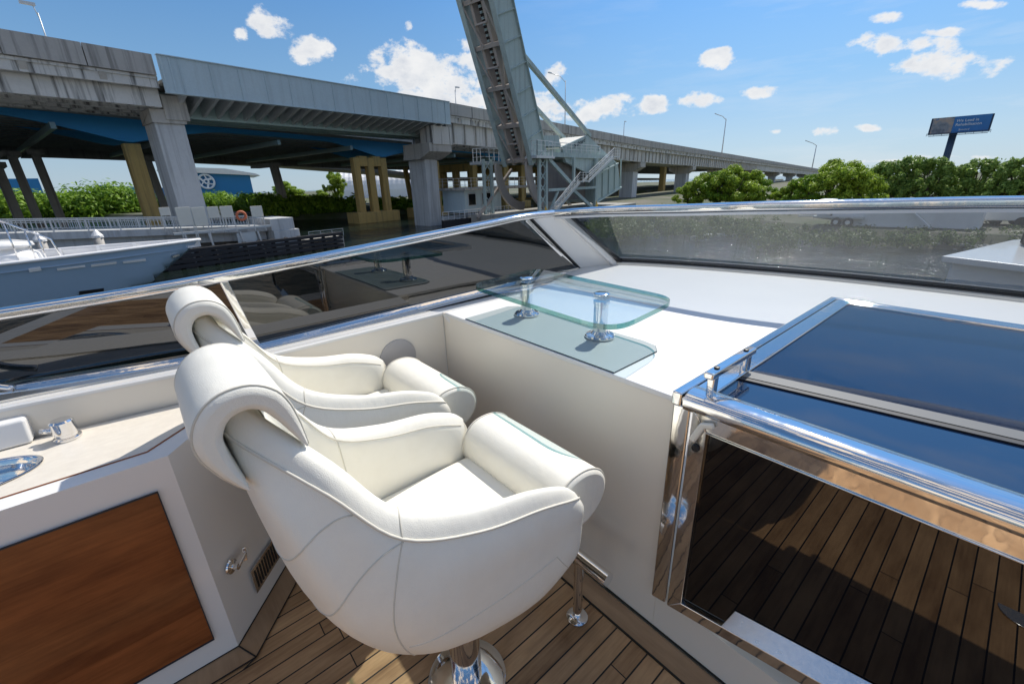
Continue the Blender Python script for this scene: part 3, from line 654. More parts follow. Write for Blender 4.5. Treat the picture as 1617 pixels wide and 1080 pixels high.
n = MB(); rail_run(n, hv(40.0, 29.2, 4.1), hv(42.9, 29.2, 4.1), 1.5, 4); rail_run(n, hv(40.0, 29.2, 4.1), hv(40.0, 30.6, 4.1), 1.5, 2)
rail_run(n, hv(39.6, 36.4, 3.9), hv(43, 36.4, 3.9), 1.4, 4); rail_run(n, hv(39.6, 36.4, 3.9), hv(39.6, 38.2, 3.9), 1.4, 3); n.build('handrail', 'white_paint', bs)
n = MB(); n.box(hv(41.5, 29.9, 4.0), (3.4, 1.6, .25), RZ); n.build('landing', 'grey_metal', bs)
n = MB(); n.box(hv(41.3, 37.4, 3.75), (3.8, 2.4, .3), RZ); n.build('landing', 'grey_metal', bs)
for s in (41.9, 53.6): n = MB(); [n.bar(hv(s-.3+.2*k, 29.4, -2.2), hv(s-.1+.2*k, 29.4, -1.1-.2*k), .07) for k in range(3)]; n.build('chain_guard', 'yellow_paint', bs)
text_mesh('Seaboard', .72, hv(48.5, 29.93, 5.2), HE+V((0,0,.30)), V((0,0,1)), 'lettering', 'text_dark', bs)
text_mesh('S', .7, hv(54.4, 29.93, 4.95), HE, V((0,0,1)), 'lettering', 'text_dark', bs)
n = MB(); n.box(hv(51, 33, (WZ-1.9)/2), (26, 9, -1.9-WZ), RZ); n.build('pier_base', 'concrete_dark', bs)
for (a, b) in ((37.5, 44), (62, 52)):
    n = MB(); n.bar(hv(a if a < 50 else 58, 36, WZ+1), hv(b if a < 50 else 50, 36, 3), .3, .3); n.build('brace', 'rust_brown', bs)

# control house
chh = thing('control_house', hv(39, 40, -2.2), 'small pale blue bridge tender house with two windows below the raised leaf', 'control house')
def hbx(n, s0, s1, t0, t1, z0, z1): n.box(hv((s0+s1)/2, (t0+t1)/2, (z0+z1)/2), (s1-s0, t1-t0, z1-z0), RZ)
n = MB(); hbx(n, 39.6, 46.5, 40, 44, -1.9, .75); n.build('wall', 'steel_paint_blue_grey', chh, bevel=.03)
n = MB(); hbx(n, 39.0, 54, 39.3, 44.6, .75, 1.05); n.build('roof', 'concrete', chh, bevel=.03)
for (s0, s1) in ((40.1, 41.5), (42.6, 44.6)):
    n = MB(); hbx(n, s0, s1, 39.9, 40.0, -1.1, .4); w = n.build('window', 'grey_metal', chh)
    n = MB(); hbx(n, s0+.1, s1-.1, 39.87, 39.9, -1.0, .3); n.build('pane', 'dark_window', w)
n = MB(); rail_run(n, hv(39.2, 39.4, 1.05), hv(54, 39.4, 1.05), 1.1, 14, .03); rail_run(n, hv(39.2, 39.4, 1.05), hv(39.2, 44.4, 1.05), 1.1, 5, .03); rail_run(n, hv(38, 38.6, -2.4), hv(47, 38.6, -2.4), 1.0, 12, .03); n.build('railing', 'white_paint', chh)
n = MB(); hbx(n, 37.5, 55, 38.4, 45, WZ-.4, -2.45); n.build('base', 'concrete_pier', chh)

# channel fender walls (dark timber)
def fender(name, s0, s1, t, z1, label, rows=4, stand=.0, step=1.0):
    th = thing(name, hv((s0+s1)/2, t, WZ), label, 'timber fender', 'timber fenders guarding the channel')
    n = MB()
    for k in range(rows): z = z1-.12-k*(z1-WZ)/rows; n.box(hv((s0+s1)/2, t, z), (s1-s0, .28, .24), RZ)
    n.build('wale', 'timber_dark', th, bevel=.02)
    n = MB(); s = s0+.2
    while s < s1: n.tube([hv(s, t+.3, WZ-.5), hv(s, t+.3, z1+.02)], .15, 7); s += step
    n.build('pile', 'timber_dark', th)
fender('timber_fender', 4.0, 19.7, 34.9, -2.2+.25, 'long low black timber fender in front of the panelled walkway', 4)
n = MB(); hbx(n, 17.0, 20.0, 35.2, 37.2, WZ, -2.35); tag(n.build('fender_platform', 'concrete', None), 'small pale platform with a thin rail at the end of the timber fender', 'platform')
fender('timber_fender', 34, 62, 38.0, -2.3, 'dark timber fender wall at the foot of the drawbridge', 4)
n = MB(); rail_run(n, hv(34, 38, -2.3), hv(41, 38, -2.3), .9, 8, .03); tag(n.build('guard_rail', 'white_paint', None), 'thin white guard rail standing on the timber wall left of the control house', 'railing')
n = MB(); rail_run(n, hv(17.0, 35.1, -2.3), hv(20.0, 35.1, -2.3), .6, 3, .02); tag(n.build('guard_rail', 'grey_metal', None), 'short thin guard rail on the small platform ending the timber fender', 'railing')

# ================================================================== walkway trestle with railing and panels (left)
TW = 37.0
zr = lambda s: .46-.058*s
wk = thing('trestle_walkway', hv(6, TW, WZ), 'grey concrete walkway with pale metal railings behind the moored yacht', 'walkway')
def slab(n, s0, s1, t0, t1, a, b): n.hexa([hv(s0,t0,zr(s0)+a), hv(s1,t0,zr(s1)+a), hv(s1,t1,zr(s1)+a), hv(s0,t1,zr(s0)+a), hv(s0,t0,zr(s0)+b), hv(s1,t0,zr(s1)+b), hv(s1,t1,zr(s1)+b), hv(s0,t1,zr(s0)+b)])
n = MB(); slab(n, -25, 14.7, TW, TW+3.2, -1.1, -.66); n.build('deck', 'concrete_pier', wk)
n = MB(); slab(n, -25, 14.7, TW+.4, TW+2.8, -1.75, -1.1); n.build('beam', 'concrete_pier', wk)
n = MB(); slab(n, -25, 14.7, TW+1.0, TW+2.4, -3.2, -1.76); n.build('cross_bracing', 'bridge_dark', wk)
n = MB(); s = -24
while s < 14.6: n.bar(hv(s, TW+.1, zr(s)-.66), hv(s, TW+.1, zr(s)), .07, .07); n.bar(hv(s, TW+3, zr(s)-.66), hv(s, TW+3, zr(s)), .07, .07); s += 1.5
for tt in (TW+.1, TW+3):
    for q in (0, -.12, -.58): n.bar(hv(-25, tt, zr(-25)+q), hv(14.6, tt, zr(14.6)+q), .06 if q == 0 else .04)
s = -24
while s < 14.5: n.bar(hv(s, TW+.1, zr(s)-.56), hv(s, TW+.1, zr(s)-.12), .025); n.bar(hv(s, TW+3, zr(s)-.56), hv(s, TW+3, zr(s)-.12), .03); s += .2
n.build('railing', 'grey_metal', wk)
for (s0, s1) in ((14.7, 16.5),):
    n = MB(); hbx(n, s0, s1, TW-.8, TW+3, -1.45, -.55); hbx(n, s0+.1, s1+.3, TW-.85, TW+3.1, WZ, -1.45); n.build('end_block', 'concrete_pier', wk, bevel=.03)
n = MB()
for s in (9.0, 10.4, 12.4, 13.6): n.bar(hv(s, TW-1, zr(s)-1.0), hv(s+.25, TW-1, WZ), .12, .12)
n.box(hv(12.8, TW-.9, -1.9), (1.3, .1, 1.1), RZ); n.box(hv(11.5, TW-.9, zr(11)-.85), (6.2, .3, .14), RZ)
n.build('panel_frame', 'grey_metal', wk)
for i, (x0, x1, y0, y1, lb) in enumerate(((250.5,267,328,341,'small beige panel, leftmost of the row on the walkway'), (276,299,328,357,'tall beige panel second from left on the walkway'),
     (301,322.5,328,357,'tall beige panel in front of the left concrete pier, third from left'), (326,343.6,327,344.5,'short beige panel fourth from left on the walkway'),
     (346.5,366,326,344,'short beige panel just left of the orange life ring'), (395,413,326,343,'single beige panel right of the orange life ring'))):
    s0, z0 = hw(x0, y0, TW-1.1); s1, _ = hw(x1, y0, TW-1.1); _, z1 = hw((x0+x1)/2, y1, TW-1.1)
    th = thing('display_panel', hv((s0+s1)/2, TW-1.1, z1), lb, 'panel', 'beige panels along the walkway')
    n = MB(); hbx(n, s0, s1, TW-1.12, TW-1.08, z1, z0); n.build('board', 'panel_beige', th, bevel=.01)
    n = MB()
    for q in (s0+.02, s1-.02): n.bar(hv(q, TW-1.04, z1-1.0), hv(q, TW-1.04, z0-.02), .06)
    n.build('post', 'grey_metal', th)
s, z = hw(381, 341, TW-.2)
n = MB(); n.tube([hv(s+.3*math.cos(a), TW-.2, z+.3*math.sin(a)) for a in [2*math.pi*k/20 for k in range(20)]], .09, 8, closed=True)
tag(n.build('life_ring', 'ring_orange', None, smooth=True), 'faded orange life ring hanging on the walkway railing', 'life ring')
for (px, py, lb) in ((153, 372, 'pale capped mooring pile in the middle of the yacht foredeck view'), (62, 378, 'pale capped mooring pile behind the yacht boarding rail')):
    s, z = hw(px, py, 33); th = thing('mooring_pile', hv(s, 33, WZ), lb, 'pile', 'mooring piles between walkway and yacht')
    n = MB(); n.tube([hv(s, 33, WZ-.5), hv(s, 33, z)], .22, 12); n.build('post', 'concrete', th, smooth=True)
    n = MB(); n.lathe(hv(s, 33, z), [(.27, -.12), (.27, .0), (.03, .32)], 14); n.build('cap', 'white_paint', th)

# ================================================================== MOORED YACHT (left)
yt = thing('moored_yacht', (-25.5, -8, WZ), 'dark blue hulled motor yacht moored bow forward on the left', 'yacht')
def gun(y):     # half breadth at deck, deck z, waterline half breadth
    u = max(0., min(1., (2.4-y)/11)); hb = 2.6*(1-(1-u)**2.2); return hb, -.62+.0*u-.55*u*.25, 2.3*(max(0, (u-.30)/.7))**.7
XC = -26.3
rows = []
ys = [2.4-.0*i for i in range(1)]+[2.4-11*(i/22)**1.4 for i in range(1, 23)]+[-14, -22]
for y in ys:
    hb, zd, wb = gun(y)
    fr = []
    for k in range(9):
        q = k/8; z = lerp(WZ-.5, zd, q); keel_y = lerp(-2.6, 2.4, q**.8)
        yy = min(y, keel_y) if y > -3 else y
        w = lerp(wb, hb, q**.65) if y < keel_y else 0.0
        fr.append((w, yy, z))
    rows.append(fr)
n = MB(); n.grid([[V((XC+w, y, z)) for (w, y, z) in r] for r in rows]); n.grid([[V((XC-w, y, z)) for (w, y, z) in r] for r in rows]); n.build('hull', 'navy_hull', yt, smooth=True)
n = MB(); n.grid([[V((XC-gun(y)[0], y, gun(y)[1]-.30)), V((XC+gun(y)[0], y, gun(y)[1]-.30))] for y in ys]); n.build('foredeck', 'yacht_white', yt)
n = MB()
for sgn in (1, -1): n.tube([V((XC+sgn*gun(y)[0], y, gun(y)[1]+.02)) for y in ys], .07, 8)
for sgn in (1, -1): n.grid([[V((XC+sgn*(gun(y)[0]-.12), y-.05, gun(y)[1]+a)) for a in (-.3, .0)] for y in ys])
n.build('gunwale', 'yacht_white', yt, smooth=True)
n = MB()
for k in range(8):
    y = 1.2-k*1.3; hb, zd, _ = gun(y); n.box((XC-hb+.22, y, zd-.12), (.1, .12, .34))
n.build('bulwark_stay', 'yacht_white', yt)
def hullpt(px, py):
    d = ray(px, py); best = None      # march onto the starboard hull side
    k = 15.
    while k < 40:
        p = EYE+d*k; hb, zd, wb = gun(p.y)
        q = (p.z-(WZ-.5))/(zd-(WZ-.5))
        if 0 <= q <= 1.0 and p.x <= XC+lerp(wb, hb, q**.65)+.01: return p
        k += .02
    return EYE+d*25
def hullpatch(name, pxs, m_, lift=.05):
    n = MB(); P = [hullpt(*p) for p in pxs]; d = V((lift, 0, 0)); n.prism([p-d*2 for p in P], d*3); n.build(name, m_, yt)
hullpatch('port_light', [(45,424),(63,421),(66,427),(47,430)], 'white_paint')
hullpatch('port_light', [(90,424),(134,418.5),(135,421.5),(91,427.5)], 'white_paint')
hullpatch('port_light', [(144,418),(184,413),(184,416.5),(144,421.5)], 'white_paint')
hullpatch('port_light', [(194,413),(230,408.5),(231,412),(195,416)], 'white_paint')
hullpatch('hawse_fitting', [(272,404),(283,401),(284,404),(273,407)], 'chrome')
hullpatch('exhaust_vent', [(125,460),(164,455),(164,462),(125,467.5)], 'rubber_black')
n = MB()
P0 = Pz(0, 365, -.1); 
n.prism([V((XC-1.6,-3.9,-.75)), V((XC-1.6,-7,-.75)), V((XC-1.6,-12,.8)), V((XC-1.6,-7.4,.3)), V((XC-1.6,-5.6,-.1))], V((3.2,0,0))); n.build('cabin', 'yacht_white', yt, bevel=.2, seg=3)
def Px(x, y, X): d = ray(x, y); return EYE+d*(X/d.x)
n = MB()
for X in (-26.0, -25.3):
    a, b = Px(-30, 338, X), Px(80, 378, X); n.tube([a, b, V((b.x, b.y+.15, -.95))], .035, 7)
    for px, py in ((5, 352), (38, 363), (58, 370)): q = Px(px, py, X); n.tube([q, V((q.x, q.y, -1.0))], .028, 6)
n.build('boarding_rail', 'chrome', yt, smooth=True)
n = MB(); q = Px(2, 392, -26.2); n.lathe(V((q.x, q.y, -.95)), [(1.0,0),(1.05,.15),(1.0,.42),(.75,.62),(.72,.66),(.95,.72),(.9,.86),(.4,.98)], 28); n.build('tender_pod', 'yacht_white', yt, smooth=True)
n = MB()
for k in range(3): n.tube([V((XC-.4+.5*k, -4.3, -.75)), V((XC-.4+.5*k, -4.3, -.45))], .12, 10)
n.build('windlass', 'chrome', yt, smooth=True)

# ================================================================== far buildings
def bpx(px, py, D):   # point at horizontal distance D in the direction of a pixel
    d = ray(px, py); k = D/math.hypot(d.x, d.y); return EYE+d*k
def facade(name, D, x0, x1, ytop, wallm, label, cat, depth=25, ybot=345, D2=None):
    a = bpx(x0, ytop[0], D); b = bpx(x1, ytop[1], D2 or D); th = thing(name, V(((a.x+b.x)/2, (a.y+b.y)/2, -2.4)), label, cat)
    out = V(((a+b)/2).xy).normalized().to_3d()*depth
    n = MB(); z0 = -2.4; A0 = V((a.x,a.y,z0)); B0 = V((b.x,b.y,z0)); n.hexa([A0, B0, B0+out, A0+out, a, b, V((b.x,b.y,b.z))+out, V((a.x,a.y,a.z))+out]); n.build('wall', wallm, th)
    return th, a, b, out
th, a, b, out = facade('blue_hangar', 150, 252, 394, (271, 276), 'hangar_blue', 'blue metal warehouse with a white wheel emblem, behind the left pier', 'warehouse')
n = MB(); r = (b-a).normalized(); up = V((0,0,1))
n.prism([a-r*.5+V((0,0,.02)), b+r*2.6+V((0,0,-.2)), b+r*1.5+V((0,0,.3)), a.lerp(b,.72)+V((0,0,1.3)), a+V((0,0,1.2))], out.normalized()*26); q = n; n.v = [p-out.normalized()*1.2 for p in n.v]; n.build('roof', 'white_paint', th)
c = bpx(326, 287, 150)-out.normalized()*1.0
n = MB()
ring = lambda rr: [c+(r*math.cos(t_)+up*math.sin(t_))*rr for t_ in [2*math.pi*k/28 for k in range(28)]]
n.tube(ring(1.75), .26, 8, closed=True); n.tube(ring(.5), .22, 8, closed=True)
for k in range(3):
    t_ = math.pi*2*k/3+.5; w1 = c+(r*math.cos(t_)+up*math.sin(t_))*1.7; w2 = c+(r*math.cos(t_+.75)+up*math.sin(t_+.75))*.5; n.bar(w1, w2, .5, .2, up=out)
    w3 = c+(r*math.cos(t_+.35)+up*math.sin(t_+.35))*.5; n.bar(c+(r*math.cos(t_+1.2)+up*math.sin(t_+1.2))*1.7, w3, .3, .2, up=out)
n.build('wheel_emblem', 'text_white', th)
facade('blue_shed', 190, -30, 60, (283, 282), 'hangar_blue', 'distant blue shed roofline at the far left edge', 'warehouse')
facade('blue_shed', 200, 150, 262, (293, 297), 'hangar_blue', 'low blue building between the ochre pillar and the left concrete pier', 'warehouse')
# white membrane hangar
a = bpx(535, 281, 170); b = bpx(700, 281, 170); th = thing('membrane_hangar', V(((a.x+b.x)/2, (a.y+b.y)/2, -2.4)), 'white rounded fabric hangar behind the ochre portal pier', 'hangar')
n = MB(); o_ = V(((a+b)/2).xy).normalized().to_3d(); rows = []
for i in range(41):
    p = a.lerp(b, i/40); p.z = 0; sag = .25*abs(math.sin(i*math.pi*.5)); rows.append([p+o_*(9-9*math.cos(w))+V((0,0,-2.4+(9.2-sag)*math.sin(w)**.75)) for w in [math.pi*k/16 for k in range(17)]])
n.grid(rows); n.poly(rows[0]); n.poly(rows[-1]); n.build('roof', 'membrane', th, smooth=False)

# ================================================================== vegetation
def leaf_mesh(name, clumps, n, size, matn, flat=.0, trunk=None):
    rnd = random.Random(hash(name) % 1000 if False else sum(map(ord, name))); vs = []; fs = []
    tot = sum(c[3]**2 for c in clumps)
    for (cx, cy, cz, r, sq) in clumps:
        k = int(n*r*r/tot)
        for _ in range(k):
            while True:
                d = V((rnd.gauss(0,1), rnd.gauss(0,1), rnd.gauss(0,1)))
                if d.length > .1: d.normalize(); break
            rr = r*(.40+.78*rnd.random()**.75)*(1+.22*math.sin(7*d.x+cx)*math.sin(6*d.y+5*d.z+cz)); p = V((cx,cy,cz))+V((d.x*rr, d.y*rr, d.z*rr*sq))
            nn = (d+V((rnd.uniform(-.8,.8), rnd.uniform(-.8,.8), rnd.uniform(-.5,.9)))).normalized(); x = nn.orthogonal().normalized(); x.rotate(Matrix.Rotation(rnd.uniform(0,6.28), 3, nn)); y = nn.cross(x)
            s = size*rnd.uniform(.6, 1.3); b = len(vs)
            vs += [p-x*s, p+y*s*.45+nn*s*.1, p+x*s, p-y*s*.45+nn*s*.1]; fs.append((b, b+1, b+2, b+3))
    me = bpy.data.meshes.new(name); me.from_pydata(vs, [], fs); me.materials.append(MATS[matn]); return me
def tree_variant(seed, h, rad, n, size, matn, feather=False):
    rnd = random.Random(seed); cl = []
    for i in range(44 if not feather else 60):
        a = rnd.uniform(0, 6.28); q = rnd.random()**.6; z = rnd.uniform(.28, 1.0)
        w = math.sin(min(1, (1.12-z)*1.5)*math.pi/2)
        cl.append((rad*q*w*math.cos(a)*1.05, rad*q*w*math.sin(a)*1.05, h*z*.93, rad*(rnd.uniform(.13, .27) if i % 4 else rnd.uniform(.05, .12))*(.75 if feather else 1), .75 if not feather else 1.25))
    leaf = leaf_mesh('crown', cl, n, size, matn)
    m = MB(); m.tube([V((0,0,-.3)), V((.1,.05,h*.3)), V((0,.1,h*.75))], [h*.035, h*.028, h*.01], 8)
    for c in cl[::3]: m.tube([V((0,.05,h*.22)), V((c[0]*.5,c[1]*.5,(h*.22+c[2])/2)), V(c[:3])], [h*.018, h*.012, h*.004], 5)
    return leaf, m
def tree(var, loc, label, cat='tree', sc=1., rz=0., group=None, sz=1.):
    leaf, m = var; th = thing('tree', loc, label, cat, group); th.rotation_euler.z = rz; th.scale = (sc, sc, sc*sz)
    o = bpy.data.objects.new('crown', leaf); COL.objects.link(o); o.parent = th
    if not hasattr(m, 'me'):
        t = m.build('trunk', 'bark', None, smooth=True); m.me = t.data; t.parent = th
    else:
        t = bpy.data.objects.new('trunk', m.me); COL.objects.link(t); t.parent = th
    return th
TV = [tree_variant(3, 5.2, 2.9, 14000, .15, 'leaf_tree'), tree_variant(5, 5.2, 2.7, 14000, .15, 'leaf_tree'), tree_variant(8, 5.2, 2.4, 8500, .17, 'leaf_feather', True), tree_variant(11, 5.0, 2.6, 14000, .14, 'leaf_mangrove')]
def tree_at(px, py, D, v, label, sc=None, rz=0):
    p = bpx(px, py, D); h = p.z+2.3; s = h/5.3; tree(TV[v], V((p.x, p.y, -2.3)), label, sc=s*(sc or 1), sz=1/(sc or 1), rz=rz)
tree_at(1112, 272, 62, 0, 'leafy green tree nearest the highway, left of the tallest bush on the right bank', 1.0, .3)
tree_at(1165, 260, 60, 1, 'broad bright green tree in front of the highway piers', 1.05, 2)
tree_at(1207, 280, 62, 3, 'low rounded green tree with yellowish tips beneath the end of the highway', .9, 4)
tree_at(1140, 266, 61, 3, 'yellow green tree between the two bushiest trees on the left of the right bank', 1.0, 1.5)
tree_at(1090, 288, 63, 1, 'short tree at the foot of the highway pier, first of the right bank trees', 1.0, 2.5)
tree_at(1190, 268, 62, 0, 'darker green tree filling the right shoulder of the broad bright one', 1.0, 5.2)
tree_at(1258, 282, 60, 0, 'medium tree where the far end of the highway disappears', 1.0, 3.1)
tree_at(1235, 300, 60, 1, 'smallest shrub-like tree filling the gap under the far highway', .9, 1)
tree_at(1283, 272, 58, 3, 'round light green tree just right of the highway end', 1.05, 5)
tree_at(1325, 250, 57, 0, 'tall rounded green tree left of the feathery trees', 1.1, .8)
tree_at(1365, 262, 58, 1, 'dark green right shoulder tree beside the tall rounded one', .95, 3)
for i, (px, py, D, lb) in enumerate(((1402, 254, 62, 'feathery grey green tree, leftmost of the airy row by the billboard'), (1440, 246, 63, 'feathery tree just left of the billboard pole'),
        (1480, 248, 62, 'feathery tree right in front of the billboard pole base'), (1520, 262, 64, 'lower feathery tree right of the billboard pole'), (1552, 250, 61, 'feathery tree with a pointed top below the billboard right end'),
        (1590, 256, 60, 'feathery tree near the right edge'), (1622, 248, 60, 'tallest feathery tree cut by the right edge'))):
    tree_at(px, py, D, 2, lb, .95 if i % 2 else 1.05, i*1.7)
# far shore trees
tree_at(448, 286, 160, 0, 'round tree right of the blue warehouse', 1.3, 1)
tree_at(470, 300, 160, 1, 'low far tree between the warehouse and the palm-like tree', 1.6, 2)
tree_at(524, 270, 120, 0, 'tall dark tree left of the white fabric hangar', .7, 2)
tree_at(505, 300, 125, 1, 'small round tree at the foot of the tall dark tree', 1.2, 5)
def hedge(name, pts, n, size, label, rs=1.0, seed=1, base=-2.6):
    rnd = random.Random(seed); cl = []
    for (px, ptop, pbot, D) in pts:
        p = bpx(px, ptop, D); H = p.z-base
        for k in range(5):
            r = H*rnd.uniform(.30, .5)*rs; cl.append((p.x+rnd.uniform(-1,1)*H*.5, p.y+rnd.uniform(-1,1)*H*.5, base+rnd.uniform(.3, 1)*(H-r*.85), r, .9))
    me = leaf_mesh(name, cl, n, size, 'leaf_mangrove'); o = bpy.data.objects.new(name, me); COL.objects.link(o)
    tag(o, label, 'hedge', None, 'stuff')
hedge('mangrove_hedge', [(x, 303-8*math.sin(x*.05)-(8 if 130<x<200 else 0), 345, 130) for x in range(-40, 255, 12)], 30000, .42, 'dense bright green mangroves beneath the left spans', 1.2, 3)
hedge('mangrove_hedge', [(x, 306+3*math.sin(x*.09), 345, 128-(x-330)*.4) for x in range(335, 440, 9)]+[(x, 309+4*math.sin(x*.11), 345, 82) for x in range(440, 560, 8)], 30000, .33, 'dense green mangroves between the left concrete pier and the ochre portal', 1.0, 5)
hedge('mangrove_hedge', [(x, 314+3*math.sin(x*.3), 345, 82) for x in range(605, 690, 8)]+[(x, 314, 345, 80) for x in range(700, 760, 9)], 16000, .28, 'green mangroves behind the ochre portal legs', .9, 9)
for px, D in ((258, 100),): hedge('mangrove_bush', [(px+k*6, 316, 340, D) for k in range(4)], 3500, .3, 'small round mangrove bush left of the left pier', .8, 4)
# bank plants and rocks on the right bank
rnd = random.Random(5)
cl = []
for k in range(330):
    px = rnd.uniform(930, 1640); lo = 386 if px > 1200 else 372
    py = rnd.uniform(lo-22, lo) if rnd.random() < .8 or px > 1290 else rnd.uniform(330, 360)
    q = Pz(px, py, -2.7); cl.append((q.x, q.y, -2.75+rnd.uniform(0, .4), rnd.uniform(.2, .48)*(1.6 if px < 1250 else 1), .9))
me = leaf_mesh('bank_scrub', cl, 30000, .11, 'leaf_scrub'); o = bpy.data.objects.new('bank_scrub', me); COL.objects.link(o); tag(o, 'weedy scrub along the right bank above the rocks', 'scrub', None, 'stuff')
n = MB()
for k in range(420):
    x = rnd.uniform(-28, 16); yb = 39.1+.1*abs(x)+(max(0, -x-9)*.42); s = rnd.uniform(.06, .22); c = V((x, yb+rnd.uniform(-.6, .8), WZ+rnd.uniform(0, .35)))
    b = len(n.v)
    for i in range(3):
        for j in range(6): a = j*1.047; rr = s*(1, .95, .4)[i]*rnd.uniform(.75, 1.2); n.v.append(c+V((rr*math.cos(a)*1.5, rr*math.sin(a), s*(-.2, .3, .7)[i])))
    for i in range(2):
        for j in range(6): n.face((b+i*6+j, b+i*6+(j+1) % 6, b+(i+1)*6+(j+1) % 6, b+(i+1)*6+j))
    n.face([b+12+j for j in range(6)])
tag(n.build('shore_rocks', 'rock', None), 'pale broken rocks along the waterline of the right bank', 'rocks', None, 'stuff')

# ================================================================== right bank objects
def wbox(n, c, d, rz=0): n.box(c, d, Matrix.Rotation(rz, 3, 'Z'))
def container(px, py, D, L, H, label, rz=0.1):
    p = bpx(px, py, D); c = V((p.x, p.y, -2.3+H/2+.05)); th = thing('storage_container', V((p.x, p.y, -2.3)), label, 'container', 'white containers on the right bank')
    M = Matrix.Rotation(rz, 3, 'Z'); n = MB(); n.box(c, (L, 2.4, H), M); n.build('body', 'container_white', th)
    n = MB()
    for k in range(int(L/.4)): n.box(c+M @ V((-L/2+.2+k*.4, -1.22, 0)), (.16, .06, H-.3), M)
    n.box(c+M @ V((0, -1.23, H/2-.08)), (L, .1, .16), M); n.box(c+M @ V((0, -1.23, -H/2+.08)), (L, .1, .16), M); n.build('corrugation', 'container_white', th)
container(1390, 352, 43.5, 5.8, 1.55, 'long white corrugated container left of the leaning plank', .1)
container(1478, 354, 44, 4.0, 1.5, 'white corrugated container right of the leaning plank', .05)
container(1522, 354, 44, 1.7, 1.55, 'small upright white container at the right of the group', .0)
p = bpx(1452, 345, 42); p.z = -2.2; n = MB(); n.bar(p+V((-.8,0,1.4)), p+V((.8,-.3,0)), .22, .06); tag(n.build('plank', 'container_white', None), 'white plank leaning between the two long containers', 'plank')
p = bpx(1325, 352, 43); th = thing('flatbed_trailer', V((p.x, p.y, -2.3)), 'low trailer with paired wheels left of the long container', 'trailer')
n = MB(); n.box((p.x, p.y, -1.65), (3.2, 1.7, .18)); n.bar((p.x-1.6, p.y, -1.65), (p.x-2.9, p.y, -1.7), .12); n.box((p.x-1.0, p.y, -.95), (.9, 1.2, 1.2)); n.build('bed', 'grey_metal', th, bevel=.03)
MY = Matrix.Rotation(math.pi/2, 3, 'X')
for dx in (.0, .75):
    n = MB(); n.lathe((p.x+dx, p.y-.9, -1.98), [(.15,-.1),(.32,-.1),(.34,0),(.32,.1),(.15,.1)], 18, MY); w = n.build('wheel', 'tire', th)
    n = MB(); n.lathe((p.x+dx, p.y-.92, -1.98), [(.16,-.09),(.16,.11),(.05,.12)], 12, MY); n.build('hub', 'white_paint', w)
def car(px, py, D, rz, label, col):
    p = bpx(px, py, D); q = V((p.x, p.y, -2.3)); th = thing('parked_car', q, label, 'car', 'cars parked beyond the containers'); M = Matrix.Rotation(rz, 3, 'Z')
    prof = [(-2.2,.35),(-2.25,.75),(-1.9,.9),(-1.2,1.0),(-.7,1.42),(.9,1.45),(1.6,1.0),(2.2,.9),(2.25,.4)]
    n = MB(); n.prism([q+M @ V((x, -.85, z)) for x, z in prof], M @ V((0, 1.7, 0))); n.build('body', col, th, bevel=.08, seg=3)
    n = MB(); n.prism([q+M @ V((x, -.87, z)) for x, z in ((-1.0,1.02),(-.62,1.36),(.82,1.38),(1.35,1.02))], M @ V((0, 1.74, 0))); n.build('windows', 'dark_window', th)
    for x in (-1.4, 1.4):
        for y in (-.82, .82): n = MB(); n.lathe(q+M @ V((x, y, .33)), [(.18,-.1),(.33,-.1),(.33,.1),(.18,.1)], 16, M @ MY); n.build('wheel', 'tire', th)
car(1562, 350, 47, .2, 'white parked car just right of the containers', 'white_paint')
car(1615, 352, 48, .1, 'white parked car cut by the right edge of the picture', 'white_paint')
car(1338, 347, 49, 2.6, 'white boat shaped vehicle behind the trailer', 'white_paint')
n = MB()
for (x0, y0, x1, y1) in ((1100, 372, 1160, 366), (1165, 368, 1222, 362)):
    a = Pz(x0, y0, WZ+.25); b = Pz(x1, y1, WZ+.25); d = V((0, 2.0, 0)); n.prism([a-V((0,1,0)), b-V((0,1,0)), b+V((0,1,0)), a+V((0,1,0))], V((0,0,-.3)))
tag(n.build('floating_dock', 'white_paint', None), 'low white floating dock on the water seen through the windscreen', 'dock')
# neighbour boat with pale flat bow on the right
nb = thing('pale_boat', (1.6, 30, WZ), 'pale grey boat bow pointing left, seen through the windscreen at right', 'boat')
z0 = -1.55
P = [Pz(1488, 404, z0), Pz(1545, 391, z0), Pz(1597, 379, z0), Pz(1640, 376, z0), Pz(1760, 384, z0), Pz(1760, 440, z0), Pz(1617, 419, z0)]
n = MB(); n.prism(P, V((0,0,-.25))); n.build('deck', 'yacht_white', nb, bevel=.04)
n = MB(); Q = [p+(sum(P, V())/7-p)*.12 for p in P]; n.prism([V((p.x,p.y,z0-.26)) for p in Q], V((0,0,-1.5))); n.build('hull', 'container_white', nb, bevel=.1)
n = MB(); c = Pz(1660, 385, z0); n.box(c+V((.6,0,.5)), (3.0, 3, .9)); n.build('deckhouse', 'dark_window', nb, bevel=.1)

